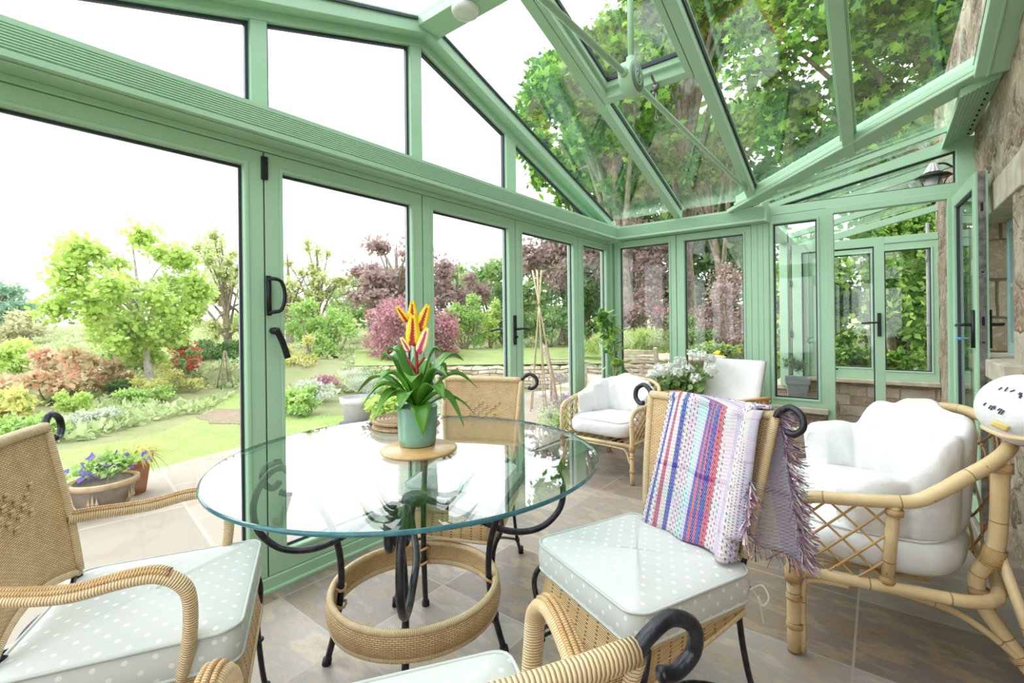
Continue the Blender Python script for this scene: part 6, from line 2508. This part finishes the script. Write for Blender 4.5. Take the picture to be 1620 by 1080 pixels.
# teak garden furniture
def teak_chair(label, loc, heading, h=.95, arms=True):
    rz = atan2(-heading[0], heading[1])
    t = thing('teak_chair', label, 'garden chair', (loc[0], loc[1], -.045), rz, 'weathered teak garden chairs')
    w, d = .27, .24
    for s_ in (-1, 1):
        mb = MB()
        mb.bar((s_ * w, -d, 0), (s_ * w, -d - .0, .43), .045, .04, up=(0, 1, 0))
        mb.bar((s_ * w, -d, .42), (s_ * w, -d - .13, h), .045, .035, up=(0, 1, 0))
        mb.build('back_leg', 'teak', t, bevel=.004)
        mb = MB()
        mb.box(s_ * w - .022, s_ * w + .022, d - .04, d, 0, .64)
        mb.build('leg', 'teak', t, bevel=.004)
        if arms:
            mb = MB()
            mb.bar((s_ * w, d + .03, .655), (s_ * w, -d - .05, .66), .06, .025)
            mb.build('armrest', 'teak', t, bevel=.008)
        mb = MB()
        mb.box(s_ * w - .015, s_ * w + .015, -d, d - .02, .37, .42)
        mb.build('side_rail', 'teak', t)
    for i in range(7):
        y = -d + .03 + i * .072
        mb = MB()
        mb.box(-w, w, y - .028, y + .028, .42, .438)
        mb.build('seat_slat', 'teak', t)
    for i in range(8):
        k = (i + .6) / 8.6
        z = .46 + (h - .46) * k
        y = -d - .13 * (z - .42) / (h - .42)
        mb = MB()
        hh = .05 if i == 7 else .026
        mb.bar((-w, y, z), (w, y, z), .016, hh, up=(0, -.2, 1))
        mb.build('back_slat', 'teak', t, bevel=.003)
    return t


tx, ty, _ = at(1075, 6.75)
teak_chair('teak armchair turned with its slatted back to the left far window', at(1020, 5.75), Vector((tx, ty)) - Vector(at(1020, 5.75)[:2]), .94)
teak_chair('teak chair further back, its back top showing above the nearer teak chair', at(992, 7.0), Vector((tx, ty)) - Vector(at(992, 7.0)[:2]), .95)
teak_chair('teak chair seen side on in the right far window', at(1156, 6.4), Vector((tx, ty)) - Vector(at(1156, 6.4)[:2]), .97)
teak_chair('teak chair side on outside the hinged door, beyond the canes', at(898, 7.1), Vector(at(930, 7.1)[:2]) - Vector(at(898, 7.1)[:2]), .90)
t = thing('teak_table', 'round weathered teak garden table between the garden chairs', 'garden table', (tx, ty, -.045))
mb = MB(True)
mb.lathe([(0, .70), (.60, .70), (.61, .71), (.61, .73), (.60, .735), (0, .735)], 36)
mb.smooth = False
mb.build('top', 'teak', t)
for k in range(4):
    a = pi / 4 + pi / 2 * k
    mb = MB()
    mb.bar((.36 * cos(a), .36 * sin(a), 0), (.34 * cos(a), .34 * sin(a), .70), .05, .05, up=(0, 1, 0))
    mb.build('leg', 'teak', t)

# hedge behind the porch and the tall trees over the roof
LM = LOBE
S('glossy_hedge', 'tall glossy green hedge behind the right porch window', 'hedge', (.35, 9.1, -.05), (1.3, .7, 2.9), 9500, (.08, .15), 'ivy', 30, .30, .55, seed=121)
S('glossy_hedge', 'tall dark laurel hedge behind the left porch window', 'hedge', (-.95, 9.4, -.05), (1.0, .7, 2.9), 7000, (.09, .17), 'ivy', 26, .32, .55, seed=122)
S('low_green_plant', 'bright low ivy at the foot of the hedge behind the porch', 'plant', (-.2, 7.95, -.05), (1.1, .35, .98), 3200, (.06, .10), 'ivy', 14, .36, .5, seed=123)
S('yellow_shrub', 'yellow leaved shrub glimpsed through the porch side', 'shrub', at(1262, 10.6, .2), (.6, .5, 2.2), 3000, (.07, .12), 'yellow', 14, .36, .5, seed=124)
shp = LOBE
tree('maple_tree', 'tall maple whose leafy branches hang over the right side of the glass roof', 'tree', (1.2, 11.5, -.05), (.9, 10.2, 5.6), (3.6, 2.6, 2.9), 27000, (.09, .17), 'maple', 'bark', .26, 60, .26, .45, seed=131, shape=shp, nbr=40, tilt=.6)
tree('maple_tree', 'maple canopy seen through the roof panes left of the tie rods', 'tree', at(1000, 11.5, -.05), at(965, 11.2, 6.3), (2.3, 2.0, 2.5), 15000, (.11, .20), 'maple', 'bark', .26, 40, .28, .45, seed=132, shape=shp, nbr=30, tilt=.6)
tree('maple_tree', 'maple behind the house end, showing above the porch lean-to', 'tree', (5.2, 12.5, -.05), (4.4, 11.4, 5.2), (3.0, 2.6, 3.0), 8000, (.16, .28), 'maple', 'bark', .26, 40, .30, .5, seed=133, shape=shp, nbr=24, tilt=.6)
tree('maple_tree', 'highest maple boughs above the ridge end of the roof', 'tree', (2.2, 15.5, -.05), (1.0, 14.0, 11.0), (5.6, 3.6, 3.6), 11000, (.24, .42), 'maple', 'bark', .34, 44, .28, .45, seed=134, shape=shp, nbr=24, tilt=.6)
tree('tall_woodland_tree', 'dense dark tree behind the maples, seen through the roof right of the tie rods', 'tree', at(1130, 19, .3), at(1130, 18, 7.0), (4.2, 2.6, 4.2), 9000, (.30, .5), 'mid', 'bark', .3, 40, .32, .5, seed=135, nbr=20)
tree('tall_woodland_tree', 'dense dark tree behind the maples on the stone wall side', 'tree', at(1500, 17, .3), at(1500, 16, 6.5), (4.6, 2.6, 4.6), 9000, (.30, .5), 'mid', 'bark', .3, 40, .32, .5, seed=136, nbr=20)
tree('tall_woodland_tree', 'tall leafy tree closing the gap left of the first roof rafter', 'tree', at(905, 17, .3), at(925, 17, 7.8), (2.6, 2.2, 3.6), 6500, (.26, .42), 'maple', 'bark', .26, 34, .30, .5, seed=137, nbr=20)
tree('maple_tree', 'maple boughs above the opening roof light', 'tree', at(1090, 13.5, .3), at(1085, 12.5, 9.6), (2.6, 2.4, 2.4), 13000, (.12, .22), 'maple', 'bark', .28, 34, .30, .5, seed=138, shape=shp, nbr=20, tilt=.6)
# far belt of woodland closing the view
for k, (u, d, w, h, m, lb) in enumerate([(-120, 26, 6, 2.2, 'fresh', 'far woodland at the left edge beyond the lime tree'), (200, 27, 6, 2.2, 'fresh', 'far pale woodland behind the lime tree'), (430, 26, 5, 2.6, 'fresh', 'far pale woodland behind the door post'), (600, 25, 5, 3.2, 'mid', 'far woodland behind the copper tree'), (790, 22, 4.5, 3.6, 'mid', 'far woodland behind the lever handle'), (980, 20, 4.5, 4.5, 'dark', 'far dark woodland behind the corner post'), (1170, 18, 4.0, 4.4, 'mid', 'far woodland behind the right far window')]):
    S('woodland', lb, 'woodland', at(u, d, -.1 if u < 500 else .5), (w, 1.6, h * 1.25), 5600, (.2, .36), m, 26, .30, .55, seed=140 + k)

# low ground cover between the shrubs
rng = np.random.default_rng(77)
pts = []
while len(pts) < 42000:
    u, d = rng.uniform(-160, 1000), rng.uniform(5.2, 24) ** 1
    x, y, _ = at(u, d)
    if in_poly(x, y, lawn_poly) or x > -5.4 and y < 8.4 or ((x + 7.0) / .8) ** 2 + ((y - 2.75) / .48) ** 2 < 1:
        continue
    if 9.2 < d < 12.6 and u > 560:
        continue
    if sin(x * 2.1) + sin(y * 2.7 + x) < -.3:
        continue
    pts.append((x, y, gz_(x, y) + rng.random() * .10))
o = leaves('ground_cover', pts, (.06, .15), 'cover', None, DIAM, rng, .9, up=1)
tag(o, 'low mixed green ground cover between the garden shrubs', 'ground cover', kind='stuff')
